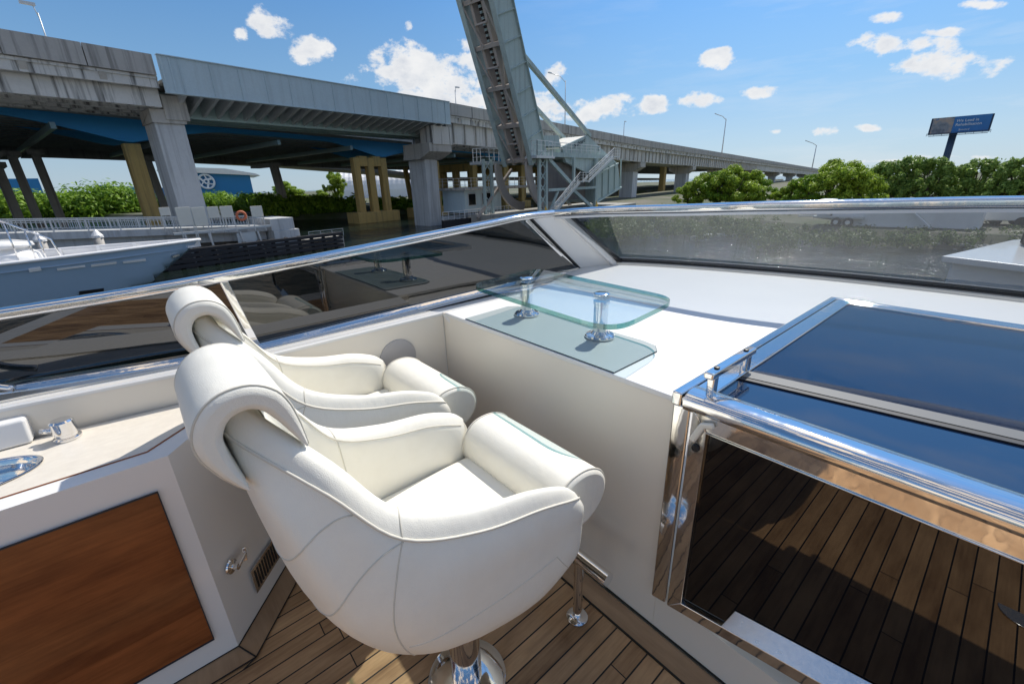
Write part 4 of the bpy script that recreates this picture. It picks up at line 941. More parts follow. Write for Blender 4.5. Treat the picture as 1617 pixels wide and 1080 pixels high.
# billboard
Db = 190
a = bpx(1467, 215, Db); b = bpx(1560, 205, Db); a2 = bpx(1469, 188, Db); b2 = bpx(1562, 180, Db)
pc = bpx(1505, 213, Db); th = thing('billboard', V((pc.x, pc.y, -2.3)), 'blue billboard on a single dark pole above the right hand trees', 'billboard')
r = (b-a).normalized(); r.z = 0; r.normalize(); back = V((pc.x, pc.y, 0)).normalized()
zb, zt = (a.z+b.z)/2, (a2.z+b2.z)/2; L = (b-a).length
A = V((a.x, a.y, zb)); up = V((0,0,1))
n = MB(); n.hexa([A-r*.4+back*.2, A+r*(L+.4)+back*.2, A+r*(L+.4)+back*2.2, A-r*.4+back*2.2]+[p+up*(zt-zb) for p in (A-r*.4+back*.2, A+r*(L+.4)+back*.2, A+r*(L+.4)+back*2.2, A-r*.4+back*2.2)]); n.build('frame', 'billboard_frame', th)
n = MB(); n.hexa([A+r*L*.38, A+r*L, A+r*L+back*.2, A+r*L*.38+back*.2]+[p+up*(zt-zb) for p in (A+r*L*.38, A+r*L, A+r*L+back*.2, A+r*L*.38+back*.2)]); n.build('blue_sheet', 'billboard_blue', th)
n = MB(); n.hexa([A, A+r*L*.378, A+r*L*.378+back*.2, A+back*.2]+[p+up*(zt-zb) for p in (A, A+r*L*.378, A+r*L*.378+back*.2, A+back*.2)]); n.build('photo_sheet', 'ad_photo', th)
n = MB(); n.tube([V((pc.x,pc.y,-2.3))+back*1.2, V((pc.x,pc.y,zb))+back*1.2], .85, 14); n.build('pole', 'billboard_frame', th, smooth=True)
n = MB(); n.box(A+r*L/2-back*.5-up*.5, (L*1.02, 1.2, .1), Matrix.Rotation(math.atan2(r.y, r.x), 3, 'Z')); rail_run(n, A-r*.6-back*1.2-up*.5, A+r*(L+.6)-back*1.2-up*.5, .7, 8, .06); n.build('catwalk', 'billboard_frame', th)
for (tx, sz, u, v_, mm) in (('We Lead in', .98, .42, .66, 'text_white'), ('Rehabilitation', .98, .42, .42, 'text_white'), ('Broward', .62, .50, .14, 'text_white')):
    text_mesh(tx, sz, A+r*L*u+up*(zt-zb)*v_-back*.06, r, up, 'lettering', mm, th)

# ================================================================== OWN BOAT: deck floor
n = MB(); n.poly([(-3, -3.5, 0), (2.6, -3.5, 0), (2.6, 1.037, 0), (-3, 1.037, 0)]); tag(n.build('teak_deck', 'teak_planks'), kind='structure')
n = MB(); n.hexa([V((-3,1.042,-.02)), V((2.6,1.042,-.02)), V((2.6,1.135,-.02)), V((-3,1.135,-.02)), V((-3,1.042,.001)), V((2.6,1.042,.001)), V((2.6,1.135,.001)), V((-3,1.135,.001))])
C1 = V((-1.559, -.085, 0)); D1 = V((-1.872, .185, 0)); dd = (D1-C1).normalized(); nn_ = V((dd.y, -dd.x, 0))*-1
nn_ = nn_ if nn_.dot(V((1, .5, 0))) > 0 else -nn_
def strip(n, a, b, w, nrm, z=.004): n.hexa([a+V((0,0,-.02)), b+V((0,0,-.02)), b+nrm*w+V((0,0,-.02)), a+nrm*w+V((0,0,-.02)), a+V((0,0,z)), b+V((0,0,z)), b+nrm*w+V((0,0,z)), a+nrm*w+V((0,0,z))])
tag(n.build('deck_margin', 'teak_margin'), kind='structure')
n = MB(); A_ = C1+V((.0,0,0)); bis = (nn_+V((1,0,0))).normalized()*.092/((nn_+V((1,0,0))).normalized().dot(nn_))
n.poly([C1+V((0,0,.004)), C1+dd*.75+V((0,0,.004)), C1+dd*.75+nn_*.09+V((0,0,.004)), C1+bis+V((0,0,.004))]); n.poly([C1+V((0,0,.004)), C1+bis+V((0,0,.004)), C1+bis+V((-.03,-3,.004)), C1+V((-.03,-3,.004))])
tag(n.build('deck_margin', 'teak_margin'), kind='structure')
n = MB()
def ln(a, b, w=.0045, z=.0065): a = V((a[0],a[1],z)); b = V((b[0],b[1],z)); n.bar(a, b, w, .002)
ln((-3,1.1405),(2.6,1.1405),.008); ln((-3,1.0395),(2.6,1.0395),.006); c_ = C1+bis
ln(C1.xy, c_.xy); ln(c_.xy, (c_+dd*.75).xy); ln(c_.xy, (c_.x-.03, c_.y-3)); ln(C1.xy, (C1+dd*.8).xy, .008); ln(C1.xy, (C1.x-.03, -3), .008); ln(c_.xy, (c_.x+.02, c_.y-.045))
tag(n.build('deck_caulking', 'caulk'), kind='structure')

# own hull: sides and foredeck below the flybridge, so the boat stands on something
oh = thing('own_boat_hull', (.6, 4, WZ), 'white hull and foredeck of the boat the picture is taken from', 'boat hull')
n = MB(); P = [V((-2.45,-5,0)), V((-2.55,3.2,0)), V((-1.9,6.0,0)), V((-.6,8.6,0)), V((.62,9.8,0)), V((1.9,8.6,0)), V((3.2,6,0)), V((3.8,3.2,0)), V((3.7,-5,0))]
n.prism([p+V((0,0,-1.55)) for p in P], V((0,0,-1.9))); n.build('hull', 'gelcoat', oh, bevel=.08, seg=3)
n = MB(); n.prism([V((-2.3,-4,-1.54)), V((-2.3,2.6,-1.54)), V((-1.9,3.4,-1.54)), V((3,3.4,-1.54)), V((3.4,2.6,-1.54)), V((3.4,-4,-1.54))], V((0,0,1.48))); n.build('superstructure', 'gelcoat', oh, bevel=.05)
n = MB(); Q = [V((-1.75,5.2,-1.54)), V((-.5,8.3,-1.54)), V((.62,9.4,-1.54)), V((1.8,8.3,-1.54)), V((3,5.2,-1.54))]
up1 = V((0,0,.85)); n.tube([p+up1 for p in Q], .02, 8)
for a, b in zip(Q, Q[1:]):
    for k in range(3): p = a.lerp(b, k/3); n.tube([p, p+up1], .016, 7)
n.build('bow_rail', 'chrome', oh, smooth=True)

# ---- console box + dashboard (front wall, top)
cz0 = .983
co = thing('dashboard_console', (-.9, 1.6, 0), 'waist high cream console wall with flat white dashboard top under the windscreen', 'console')
n = MB(); n.hexa([V((-1.925,1.145,-.03)), V((-.57,1.145,-.03)), V((-.57,1.20,-.03)), V((-1.925,1.20,-.03)), V((-1.925,1.145,cz0-.006)), V((-.57,1.145,cz0-.006)), V((-.57,1.20,cz0-.006)), V((-1.925,1.20,cz0-.006))]); n.build('front_panel', 'gelcoat_cream', co)
n = MB(); n.box((1.0, 1.172, .073), (3.138, .054, .205)); n.build('plinth', 'gelcoat_cream', co)
# top: polygon around hatch
WB = [V((-2.19,2.45,0)), V((-2.12,2.838,0)), V((-1.85,2.97,0)), V((-1.527,3.086,0)), V((-1.15,3.19,0)), V((-.779,3.268,0)), V((-.35,3.31,0)), V((.071,3.325,0)), V((.7,3.31,0)), V((1.4,3.22,0)), V((2.2,3.0,0))]
n = MB()
poly = [V((-.582,1.142,cz0)), V((-.582,2.66,cz0)), V((2.4,2.66,cz0)), V((2.4,3.0,cz0))]+[V((p.x,p.y,cz0)) for p in WB[::-1]]+[V((-2.08,2.25,cz0)), V((-1.96,1.95,cz0)), V((-1.905,1.6,cz0)), V((-1.90,1.142,cz0))]
n.prism(poly, V((0,0,-.02))); n.build('top', 'dash_white', co, bevel=.004)
n = MB()
mp_ = [V((-1.72,1.150)), V((-1.735,1.44)), V((-1.70,1.485)), V((-1.655,1.497)), V((-.93,1.49)), V((-.86,1.475)), V((-.825,1.43)), V((-.818,1.150))]
n.prism([V((p.x,p.y,cz0+.001)) for p in mp_], V((0,0,.004))); n.build('inlay', 'mat_grey', co)
n = MB(); n.tube([V((p.x,p.y,cz0+.003)) for p in mp_], .0022, 5, closed=True); n.build('inlay_edge', 'text_dark', co)
# ---- glass table
gt = thing('glass_table', (-1.31, 1.41, cz0), 'clear rounded glass shelf on two chrome pedestals over the grey inlay', 'glass table')
def rrect(cs, rs, n_=8):
    out = []; m_ = len(cs)
    for i in range(m_):
        p, a, b = cs[i], cs[i-1], cs[(i+1) % m_]; r_ = rs[i] if isinstance(rs, (list, tuple)) else rs
        u = (a-p).normalized(); w = (b-p).normalized()
        for k in range(n_+1):
            t = k/n_; q0 = p+u*r_; q2 = p+w*r_; out.append(q0*(1-t)**2+p*2*t*(1-t)+q2*t*t)
    return out
zt_ = 1.150
Cn = [Pz(741, 449, zt_+.02), Pz(846, 423, zt_+.02), Pz(1072, 470, zt_+.02), Pz(968, 520, zt_+.02)]
Cn = [V((p.x, p.y, 0)) for p in Cn]
sh = rrect(Cn, [.10,.10,.12,.14])
n = MB(); b0 = len(sh)
n.v += [V((p.x,p.y,zt_)) for p in sh]+[V((p.x,p.y,zt_+.019)) for p in sh]
n.face(list(range(b0))[::-1]); n.face(range(b0, 2*b0)); n.cur = 1
for i in range(b0): j = (i+1) % b0; n.face((i, j, b0+j, b0+i))
n.build('glass_top', ['table_glass', 'table_glass_edge'], gt)
for (x, y) in ((-1.08, 1.40), (-1.545, 1.405)):
    c = V((x, y, cz0+.006)); n = MB()
    n.lathe(c, [(.030,.012),(.030,.145),(.0335,.148),(.0335,.160)], 32); pd = n.build('pedestal', 'chrome', gt, smooth=True, auto=30)
    n = MB(); n.lathe(c, [(.062,0),(.063,.008),(.058,.014),(.040,.018),(.034,.026),(.0315,.030)], 36); n.build('base_flange', 'chrome', pd, smooth=True, auto=30)
    n = MB(); n.lathe(c, [(.0335,.184),(.0335,.190),(.028,.193)], 32); n.build('cap', 'chrome', pd, smooth=True, auto=30)

# ---- port side wall (coaming)
sw = thing('port_side_wall', (-1.95, .6, 0), 'cream side wall beside the far seat with a round grey speaker cover', 'side wall')
SY = [(-1.6, -2.10), (-.9, -2.07), (-.43, -2.03), (.05, -1.955), (.25, -1.925), (1.139, -1.925)]   # inner edge of the coaming top
n = MB(); n.grid([[V((x+.005, y, -.05)), V((x+.005, y, .965))] for y, x in SY]); n.grid([[V((x-.12, y, -.05)), V((x-.12, y, .965))] for y, x in SY]); n.build('inner_panel', 'gelcoat_cream', sw)
n = MB(); n.grid([[V((x+.005, y, .9655)), V((x+.005, y, .976)), V((x+.0, y, .981)), V((-2.22 if y > 0 else x-.24, y, .930)), V((-2.5, y, .5)), V((-2.55, y, -1.5))] for y, x in SY]+([[V((-1.86, y, .93)), V((-1.86, y, .955)), V((-1.865, y, .957)), V((-2.22, y, .93)), V((-2.5, y, .5)), V((-2.55, y, -1.5))] for y in (1.145, 2.9)])); n.build('coaming_top', 'gelcoat', sw)
c = V((-1.918, .86, .80)); n = MB(); MX = Matrix.Rotation(math.pi/2, 3, 'Y'); n.lathe(c, [(.098,-.002),(.098,.004),(.09,.0065),(.02,.0065)], 40, MX); n.build('speaker_cover', 'speaker_grey', sw, auto=30)
# ---- side windows
GBm = [V((-2.45,-.80,.965)), V((-2.34,-.493,.958)), V((-2.18,.057,.968)), V((-2.165,.30,.960)), V((-2.17,1.488,.986)), V((-2.17,2.50,.99))]
GTm = [V((-2.50,-1.0,1.17)), V((-2.34,-.443,1.2015)), V((-2.19,.12,1.247)), V((-2.165,.236,1.255)), V((-2.17,1.515,1.345)), V((-2.17,1.92,1.378))]
win = thing('side_window', (-1.95, .6, 1.0), 'long low tinted side window in polished chrome frame, mirroring the seats', 'window')
for (i, j) in ((0, 3), (3, 5)):
    n = MB(); n.poly([GBm[i], GBm[j], GTm[j], GTm[i]]); n.build('glass_pane', 'tinted_glass', win)
def rib(name, pts, prof, m_, parent, up=V((0,0,1)), sm=True):
    """sweep a small (out, up) profile along pts; out = horizontal normal of the path"""
    n = MB(); rows = []
    for i, p in enumerate(pts):
        d = (pts[min(i+1, len(pts)-1)]-pts[max(i-1, 0)]); d.z = 0; d.normalize(); o = V((d.y, -d.x, 0))
        rows.append([p+o*a+V((0,0,b)) for a, b in prof])
    n.grid(rows, closed_v=True); n.poly(rows[0]); n.poly(rows[-1][::-1]); return n.build(name, m_, parent, smooth=False, bevel=.004 if sm else 0, seg=2)
cb = catmull(GBm, 6); ct = catmull([GTm[0], GTm[1], GTm[3], GTm[4], GTm[5], V((-2.17,2.25,1.384))], 6)
rib('lower_frame', [p+V((0,0,-.03)) for p in cb], [(.030,-.012),(.030,.014),(.012,.034),(-.02,.034),(-.02,-.012)], 'chrome', win)
rib('gasket', [p+V((0,0,-.045)) for p in cb], [(.034,-.014),(.034,.001),(-.02,.001),(-.02,-.014)], 'rubber_black', win, sm=False)
rib('upper_frame', ct, [(.014,.0),(.024,.008),(.024,.032),(.008,.044),(-.030,.044),(-.038,.03),(-.030,.0)], 'chrome', win)
n = MB(); n.bar(GBm[3]+V((.006,.0,-.02)), GTm[3]+V((.006,0,.01)), .032, .022, up=V((1,0,0))); n.build('divider_post', 'chrome', win, bevel=.004)
n = MB(); e0 = Pz(8, 610, 1.06); 
n.tube(catmull([V((-2.33,-1.0,1.19)), V((-2.32,-.66,1.08)), V((-2.30,-.55,1.0)), V((-2.27,-.47,.965))], 5), .014, 8); n.build('aft_frame', 'chrome', win, smooth=True)

# ---- windscreen
ws = thing('windscreen', (-.5, 3.0, 1.0), 'raked front windscreen glass with polished top rail', 'windscreen')
WT = [V((-2.17,2.25,1.384)), V((-1.98,2.265,1.398)), V((-1.72,2.31,1.413)), V((-1.28,2.36,1.430)), V((-.91,2.415,1.446)), V((-.44,2.566,1.457)), V((-.042,2.69,1.465)), V((.6,2.80,1.467)), V((1.4,2.82,1.46)), V((2.2,2.75,1.45))]
WBg = [V((p.x, p.y, 1.0)) for p in WB[1:]]
cbw = catmull(WBg, 5); ctw = catmull(WT, 5); m_ = min(len(cbw), len(ctw))
rs = lambda P, k: P[min(len(P)-1, int(k))].lerp(P[min(len(P)-1, int(k)+1)], k-int(k))
NN = 40; top_r = [rs(ctw, 2+(len(ctw)-3)*i/NN) for i in range(NN+1)]; bot_r = [rs(cbw, (len(cbw)-1)*i/NN) for i in range(NN+1)]
n = MB(); n.grid([[a, b] for a, b in zip(bot_r, top_r)]); n.build('glass_pane', 'windscreen_glass', ws, smooth=True)
rib('top_rail', ctw, [(.012,.0),(.024,.008),(.024,.034),(.008,.046),(-.022,.046),(-.034,.03),(-.030,.0)], 'chrome', ws)
rib('top_trim', [p+V((0,0,-.018)) for p in ctw], [(.018,.002),(.018,.016),(-.02,.016),(-.02,.002)], 'gelcoat', ws, sm=False)
rib('base_trim', [p+V((0,0,-.014)) for p in cbw], [(.045,-.004),(.040,.012),(.015,.016),(-.03,.016),(-.03,-.004)], 'gelcoat_cream', ws)
rib('base_gasket', [p+V((0,0,.002)) for p in cbw], [(.016,.0),(.010,.030),(-.02,.030),(-.02,.0)], 'rubber_black', ws, sm=False)
# corner pillar
pl = thing('corner_pillar', (-2.1, 2.4, 1.0), 'sloping white pillar between side window and windscreen', 'pillar')
ft0, ft1, ft2 = V((-2.20,2.50,.975)), V((-2.19,2.62,.975)), V((-2.09,2.81,.975))
tp0, tp1 = V((-2.175,1.98,1.385)), V((-2.155,2.26,1.392))
out_ = V((-.06,.05,0))
n = MB(); n.hexa([ft0, ft2, ft2+out_, ft0+out_, tp0, tp1, tp1+out_, tp0+out_]); n.build('panel', 'gelcoat', pl, bevel=.006)
n = MB(); n.bar(ft0+V((.012,0,0)), tp0+V((.012,-.01,0)), .03, .02, up=V((1,0,0))); n.build('window_channel', 'chrome', pl, bevel=.004)
n = MB(); n.bar(ft0+V((.015,.045,0)), tp0+V((.015,.035,0)), .012, .02, up=V((1,0,0))); n.build('gasket', 'rubber_black', pl)
n = MB(); n.bar(ft2+V((.02,.03,0)), tp1+V((.02,.03,0)), .045, .04, up=V((1,0,0))); n.build('screen_post', 'gelcoat', pl, bevel=.01)
n = MB(); n.bar(ft2+V((.05,.07,.02)), tp1+V((.05,.07,0)), .02, .03, up=V((1,0,0))); n.build('screen_gasket', 'rubber_black', pl)

# ---- companionway hatch: roof + door
ht = thing('companionway_hatch', (.3, 1.9, .98), 'chrome framed hatch with dark blue glass roof and black glass door', 'hatch')
HX0, HX1, HY0, HY1, HZ = -.58, 1.35, 1.115, 2.66, 1.0
n = MB(); n.box((-.565, (HY0+HY1)/2+.0, HZ-.006), (.032, HY1-HY0, .045)); n.box(((HX0+HX1)/2, HY1-.016, HZ-.006), (HX1-HX0-.04, .032, .045)); n.build('outer_frame', 'chrome', ht, bevel=.006)
n = MB(); n.box((-.513, (HY0+HY1)/2-.02, HZ-.004), (.060, HY1-HY0-.06, .045)); n.box(((HX0+HX1)/2+.04, HY1-.064, HZ-.004), (HX1-HX0-.10, .050, .045)); n.build('roof_frame', 'chrome', ht, bevel=.005)
n = MB(); n.box(((-.482+HX1)/2, (1.19+2.57)/2, HZ-.006), (HX1+.482, 2.57-1.19, .030)); n.build('roof_glass', 'dark_glass', ht)
n = MB(); pr = catmull([V((0,1.205,1.004)), V((0,1.200,1.017)), V((0,1.16,1.021)), V((0,1.132,1.017)), V((0,1.116,1.004)), V((0,1.112,.984)), V((0,1.118,.968))], 4)
n.grid([[p+V((x,0,0)) for p in pr] for x in (-.542, HX1)]); n.poly([p+V((-.542,0,0)) for p in pr]); n.build('front_rail', 'chrome', ht, smooth=True, auto=40)
n = MB(); a = V((-.482,1.365,HZ+.010)); b = V((HX1,1.68,HZ+.010)); w = V((0,.055,0)); n.prism([a, b, b+w, a+w], V((0,0,.006))); n.build('reflection_band', 'band_grey', ht)  # solid grey strip standing in for a reflection in the roof glass
n = MB(); a2_ = a-V((0,.02,0)); b2_ = b-V((0,.03,0)); n.prism([a2_, b2_, b-V((0,.002,0)), a-V((0,.002,0))], V((0,0,.004))); n.build('reflection_line', 'rubber_black', ht)  # dark line of the same reflection, built as a thin strip
hd = MB(); hz = HZ+.018
hd.box((-.495, 1.30, hz+.062), (.030, .30, .022)); h_ = hd.build('handle', 'chrome', ht, bevel=.006, seg=3)
for y in (1.185, 1.415): hd = MB(); hd.box((-.495, y, hz+.025), (.022, .030, .055)); hd.build('handle_post', 'chrome', h_, bevel=.004)
for y in (1.20, 1.40): hd = MB(); hd.lathe((-.495, y, hz+.073), [(.008,0),(.008,.004),(.003,.005)], 14); hd.build('bolt', 'rubber_black', h_)
zbL = lambda x: .178+.19*(x+.56)
yd = 1.118
n = MB(); n.prism([V((-.575,yd,zbL(-.575))), V((-.520,yd,zbL(-.52))), V((-.520,yd,HZ-.025)), V((-.575,yd,HZ-.025))], V((0,.03,0))); n.build('door_jamb', 'chrome', ht, bevel=.006)
x0, x1 = -.512, 1.3; xi = -.462; zi = .985
n = MB(); fr = [(x0, zbL(x0)), (x1, zbL(x1)), (x1, .982), (x0, .982)]; inn = [(xi, zbL(xi)+.045), (x1-.05, zbL(x1-.05)+.05), (x1-.05, .922), (xi, .922)]
for k in range(4):
    j = (k+1) % 4; P = [fr[k], fr[j], inn[j], inn[k]]; n.prism([V((p[0], yd-.002, p[1])) for p in P], V((0,.03,0)))
n.build('door_frame', 'chrome', ht, bevel=.003)
n = MB(); n.prism([V((p[0], yd+.008, p[1])) for p in inn], V((0,.01,0))); dg_ = n.build('door_glass', 'door_glass', ht)
n = MB(); n.tube([V((p[0], yd-.004, p[1])) for p in inn], .003, 6, closed=True); n.build('door_bead', 'chrome', ht, smooth=True)
n = MB(); sp_ = lambda x, o, u: V((x, yd-o, zbL(x)+u)); n.hexa([sp_(-.32,.004,.075), sp_(.9,.004,.075), sp_(.9,-.005,.075), sp_(-.32,-.005,.075), sp_(-.32,.034,.080), sp_(.9,.034,.080), sp_(.9,-.005,.130), sp_(-.30,-.005,.130)]); n.build('sill_plate', 'brushed_steel', ht, bevel=.002)
# latch and cord on the door corner
n = MB(); n.bar(V((-.497,yd-.014,.885)), V((-.470,yd-.014,.950)), .020, .014, up=V((0,1,0))); n.bar(V((-.478,yd-.014,.945)), V((-.440,yd-.012,.958)), .018, .014, up=V((0,1,0))); n.build('latch', 'panel_beige', ht, bevel=.006, seg=3)
n = MB(); n.lathe((-.487, yd-.006, .86), [(.010,-.004),(.012,0),(.010,.004)], 16, MY); n.build('keyhole', 'rubber_black', ht)
# ---- footrest rail
fr_ = thing('footrest_rail', (-.78, .955, 0), 'polished steel footrest bar on upright posts below the seats', 'footrest')
n = MB(); n.tube([V((-1.75,.945,.325)), V((-.645,.945,.325))], .026, 24); n.build('bar', 'chrome', fr_, smooth=True, auto=40)
for x in (-.785, -1.55):
    n = MB(); n.tube([V((x,.955,.0)), V((x,.955,.315))], .018, 18); q = n.build('post', 'chrome', fr_, smooth=True, auto=40)
    n = MB(); n.lathe((x,.955,.003), [(.042,0),(.042,.004),(.036,.009),(.016,.012)], 30); n.build('floor_flange', 'chrome', q, smooth=True, auto=35)

dpl = MB(); q_ = [V((.36+.075*math.cos(a), .02+.075*math.sin(a), .003)) for a in [math.pi*k/14 for k in range(15)]]; dpl.prism(q_, V((0,0,.006)))
tag(dpl.build('deck_plate', 'brushed_steel', None, bevel=.002), 'small half round steel plate screwed to the teak, mirrored in the black door glass', 'deck plate')
# ---- wet bar cabinet
cbn = thing('wet_bar_cabinet', (-1.75, -.5, 0), 'white corner cabinet with stone worktop, sink and teak door', 'cabinet')
XF, ZT = -1.565, .855
Lf = D1+dd*.12
n = MB()   # body shell: front, diagonal, top rim
n.poly([V((C1.x,C1.y,0)), V((C1.x-.01,-2.4,0)), V((XF,-2.4,ZT)), V((XF,-.09,ZT))])
n.poly([V((C1.x,C1.y,0)), V((XF,-.09,ZT)), V((Lf.x-.04,Lf.y+.0,ZT)), V((Lf.x,Lf.y,0))])
n.poly([V((XF,-.09,ZT)), V((XF,-2.4,ZT)), V((XF-.075,-2.4,ZT)), V((XF-.075,-.135,ZT))])
n.poly([V((XF,-.09,ZT)), V((XF-.075,-.135,ZT)), V((Lf.x-.04,Lf.y-.06,ZT)), V((Lf.x-.04,Lf.y,ZT))])
n.build('body', 'gelcoat', cbn, bevel=.012, seg=3)
wt = MB()
Pw = [V((XF-.072,-.138,ZT-.01)), V((XF-.072,-2.4,ZT-.01)), V((-2.2,-2.4,ZT-.01)), V((-1.955,-.02,ZT-.01)), V((-1.93,.19,ZT-.01)), V((-1.88,.12,ZT-.01))]
# worktop as grid with sink hole: keep the hole by building ring around an ellipse
sc_ = V((-1.80, -.63, ZT+.0025)); ea, eb = .115, .235
def edge_hit(ang):
    d = V((math.cos(ang), math.sin(ang))); best = 9
    for i in range(len(Pw)):
        a = Pw[i].xy-sc_.xy; b = Pw[(i+1) % len(Pw)].xy-sc_.xy; e_ = b-a; den = d.x*e_.y-d.y*e_.x
        if abs(den) < 1e-9: continue
        t = (a.x*e_.y-a.y*e_.x)/den; u = (a.x*d.y-a.y*d.x)/den
        if t > 0 and -1e-6 <= u <= 1+1e-6: best = min(best, t)
    return sc_.xy+d*best
angs = sorted([2*math.pi*k/72 for k in range(72)]+[math.atan2(p.y-sc_.y, p.x-sc_.x) % (2*math.pi) for p in Pw])
inner = []; outer = []
for a in angs:
    rr = 1/math.sqrt((math.cos(a)/ea)**2+(math.sin(a)/eb)**2); inner.append(V((sc_.x+rr*math.cos(a), sc_.y+rr*math.sin(a), sc_.z))); e_ = edge_hit(a); outer.append(V((e_.x, e_.y, sc_.z)))
wt.grid([outer, inner, [p-V((0,0,.02)) for p in inner]], closed_v=True); wt.build('worktop', 'travertine', cbn)
n = MB(); n.bar(V((XF-.069,-.137,ZT-.003)), V((XF-.069,-2.4,ZT-.003)), .004, .012); n.bar(V((XF-.069,-.137,ZT-.003)), V((-1.875,.125,ZT-.003)), .004, .012); n.build('wood_edging', 'teak_door', cbn)
n = MB(); rows = []
for (k, dz) in ((1.06,.004),(1.03,.006),(1.0,.001),(.97,-.02),(.90,-.06),(.72,-.095),(.4,-.108),(.1,-.11)):
    rows.append([V((sc_.x+ea*k*math.cos(a), sc_.y+eb*k*math.sin(a), sc_.z+dz)) for a in [2*math.pi*i/56 for i in range(56)]])
n.grid(rows, closed_v=True); n.poly(rows[-1]); n.build('sink', 'chrome', cbn, smooth=True)
fc = V((-1.925, -.335, ZT+.004)); n = MB(); n.lathe(fc, [(.036,0),(.036,.006),(.028,.010),(.028,.020),(.031,.022),(.031,.062),(.026,.068)], 30)
fo = n.build('faucet', 'chrome', cbn, smooth=True, auto=30)
n = MB(); n.tube([fc+V((0,-.02,.035)), fc+V((-.02,-.055,.038))], .010, 10); n.build('spout', 'chrome', fo, smooth=True)
# teak door in the front face
dr = MB(); dp = lambda y, z: V((lerp(C1.x, XF, z/ZT)+.004, y, z)); P = [dp(-.142,.105), dp(-1.25,.105), dp(-1.25,.752), dp(-.142,.752)]
dr.prism(P, V((.004,0,0))); dr.build('teak_door', 'teak_door', cbn)
n = MB(); n.tube([p+V((.005,0,0)) for p in P], .0035, 5, closed=True); n.build('door_gap', 'timber_dark', cbn)
# back ledge and raised step behind worktop
n = MB(); n.hexa([V((-1.955,.19,.86)), V((-2.04,-.43,.86)), V((-2.15,-.43,.86)), V((-2.05,.19,.86)), V((-1.95,.19,.905)), V((-2.03,-.43,.905)), V((-2.15,-.43,.905)), V((-2.05,.19,.905))]); n.build('back_ledge', 'gelcoat', cbn, bevel=.008)
n = MB(); n.hexa([V((-1.965,-.42,.858)), V((-1.99,-1.6,.858)), V((-2.22,-1.6,.858)), V((-2.10,-.42,.858)), V((-1.985,-.42,.94)), V((-2.01,-1.6,.94)), V((-2.22,-1.6,.94)), V((-2.10,-.42,.94))]); n.build('raised_step', 'gelcoat', cbn, bevel=.01)
# vent grille and latch on the diagonal face
fd = lambda q, z, o=.004: C1+dd*q+V((0,0,z))+nn_*o
n = MB(); n.prism([fd(.152,.09), fd(.40,.09), fd(.40,.205), fd(.152,.205)], nn_*.004); vg = n.build('vent_grille', 'brushed_steel', cbn, bevel=.001)
n = MB()
for k in range(13): q = .168+k*.0172; n.prism([fd(q,.105,.0085), fd(q+.008,.105,.0085), fd(q+.008,.19,.0085), fd(q,.19,.0085)], nn_*.001)
n.build('slot', 'rubber_black', vg)
n = MB(); n.lathe(fd(.075,.32,.006), [(.028,0),(.026,.006),(.012,.010),(.012,.03),(.004,.032)], 22, (V((0,0,1)).rotation_difference(nn_)).to_matrix()); lt = n.build('door_catch', 'chrome', cbn, smooth=True, auto=30)
n = MB(); n.bar(fd(.075,.32,.028), fd(.125,.335,.030), .022, .012); n.bar(fd(.12,.30,.028), fd(.13,.355,.030), .014, .012); n.build('hook', 'chrome', lt, bevel=.003)

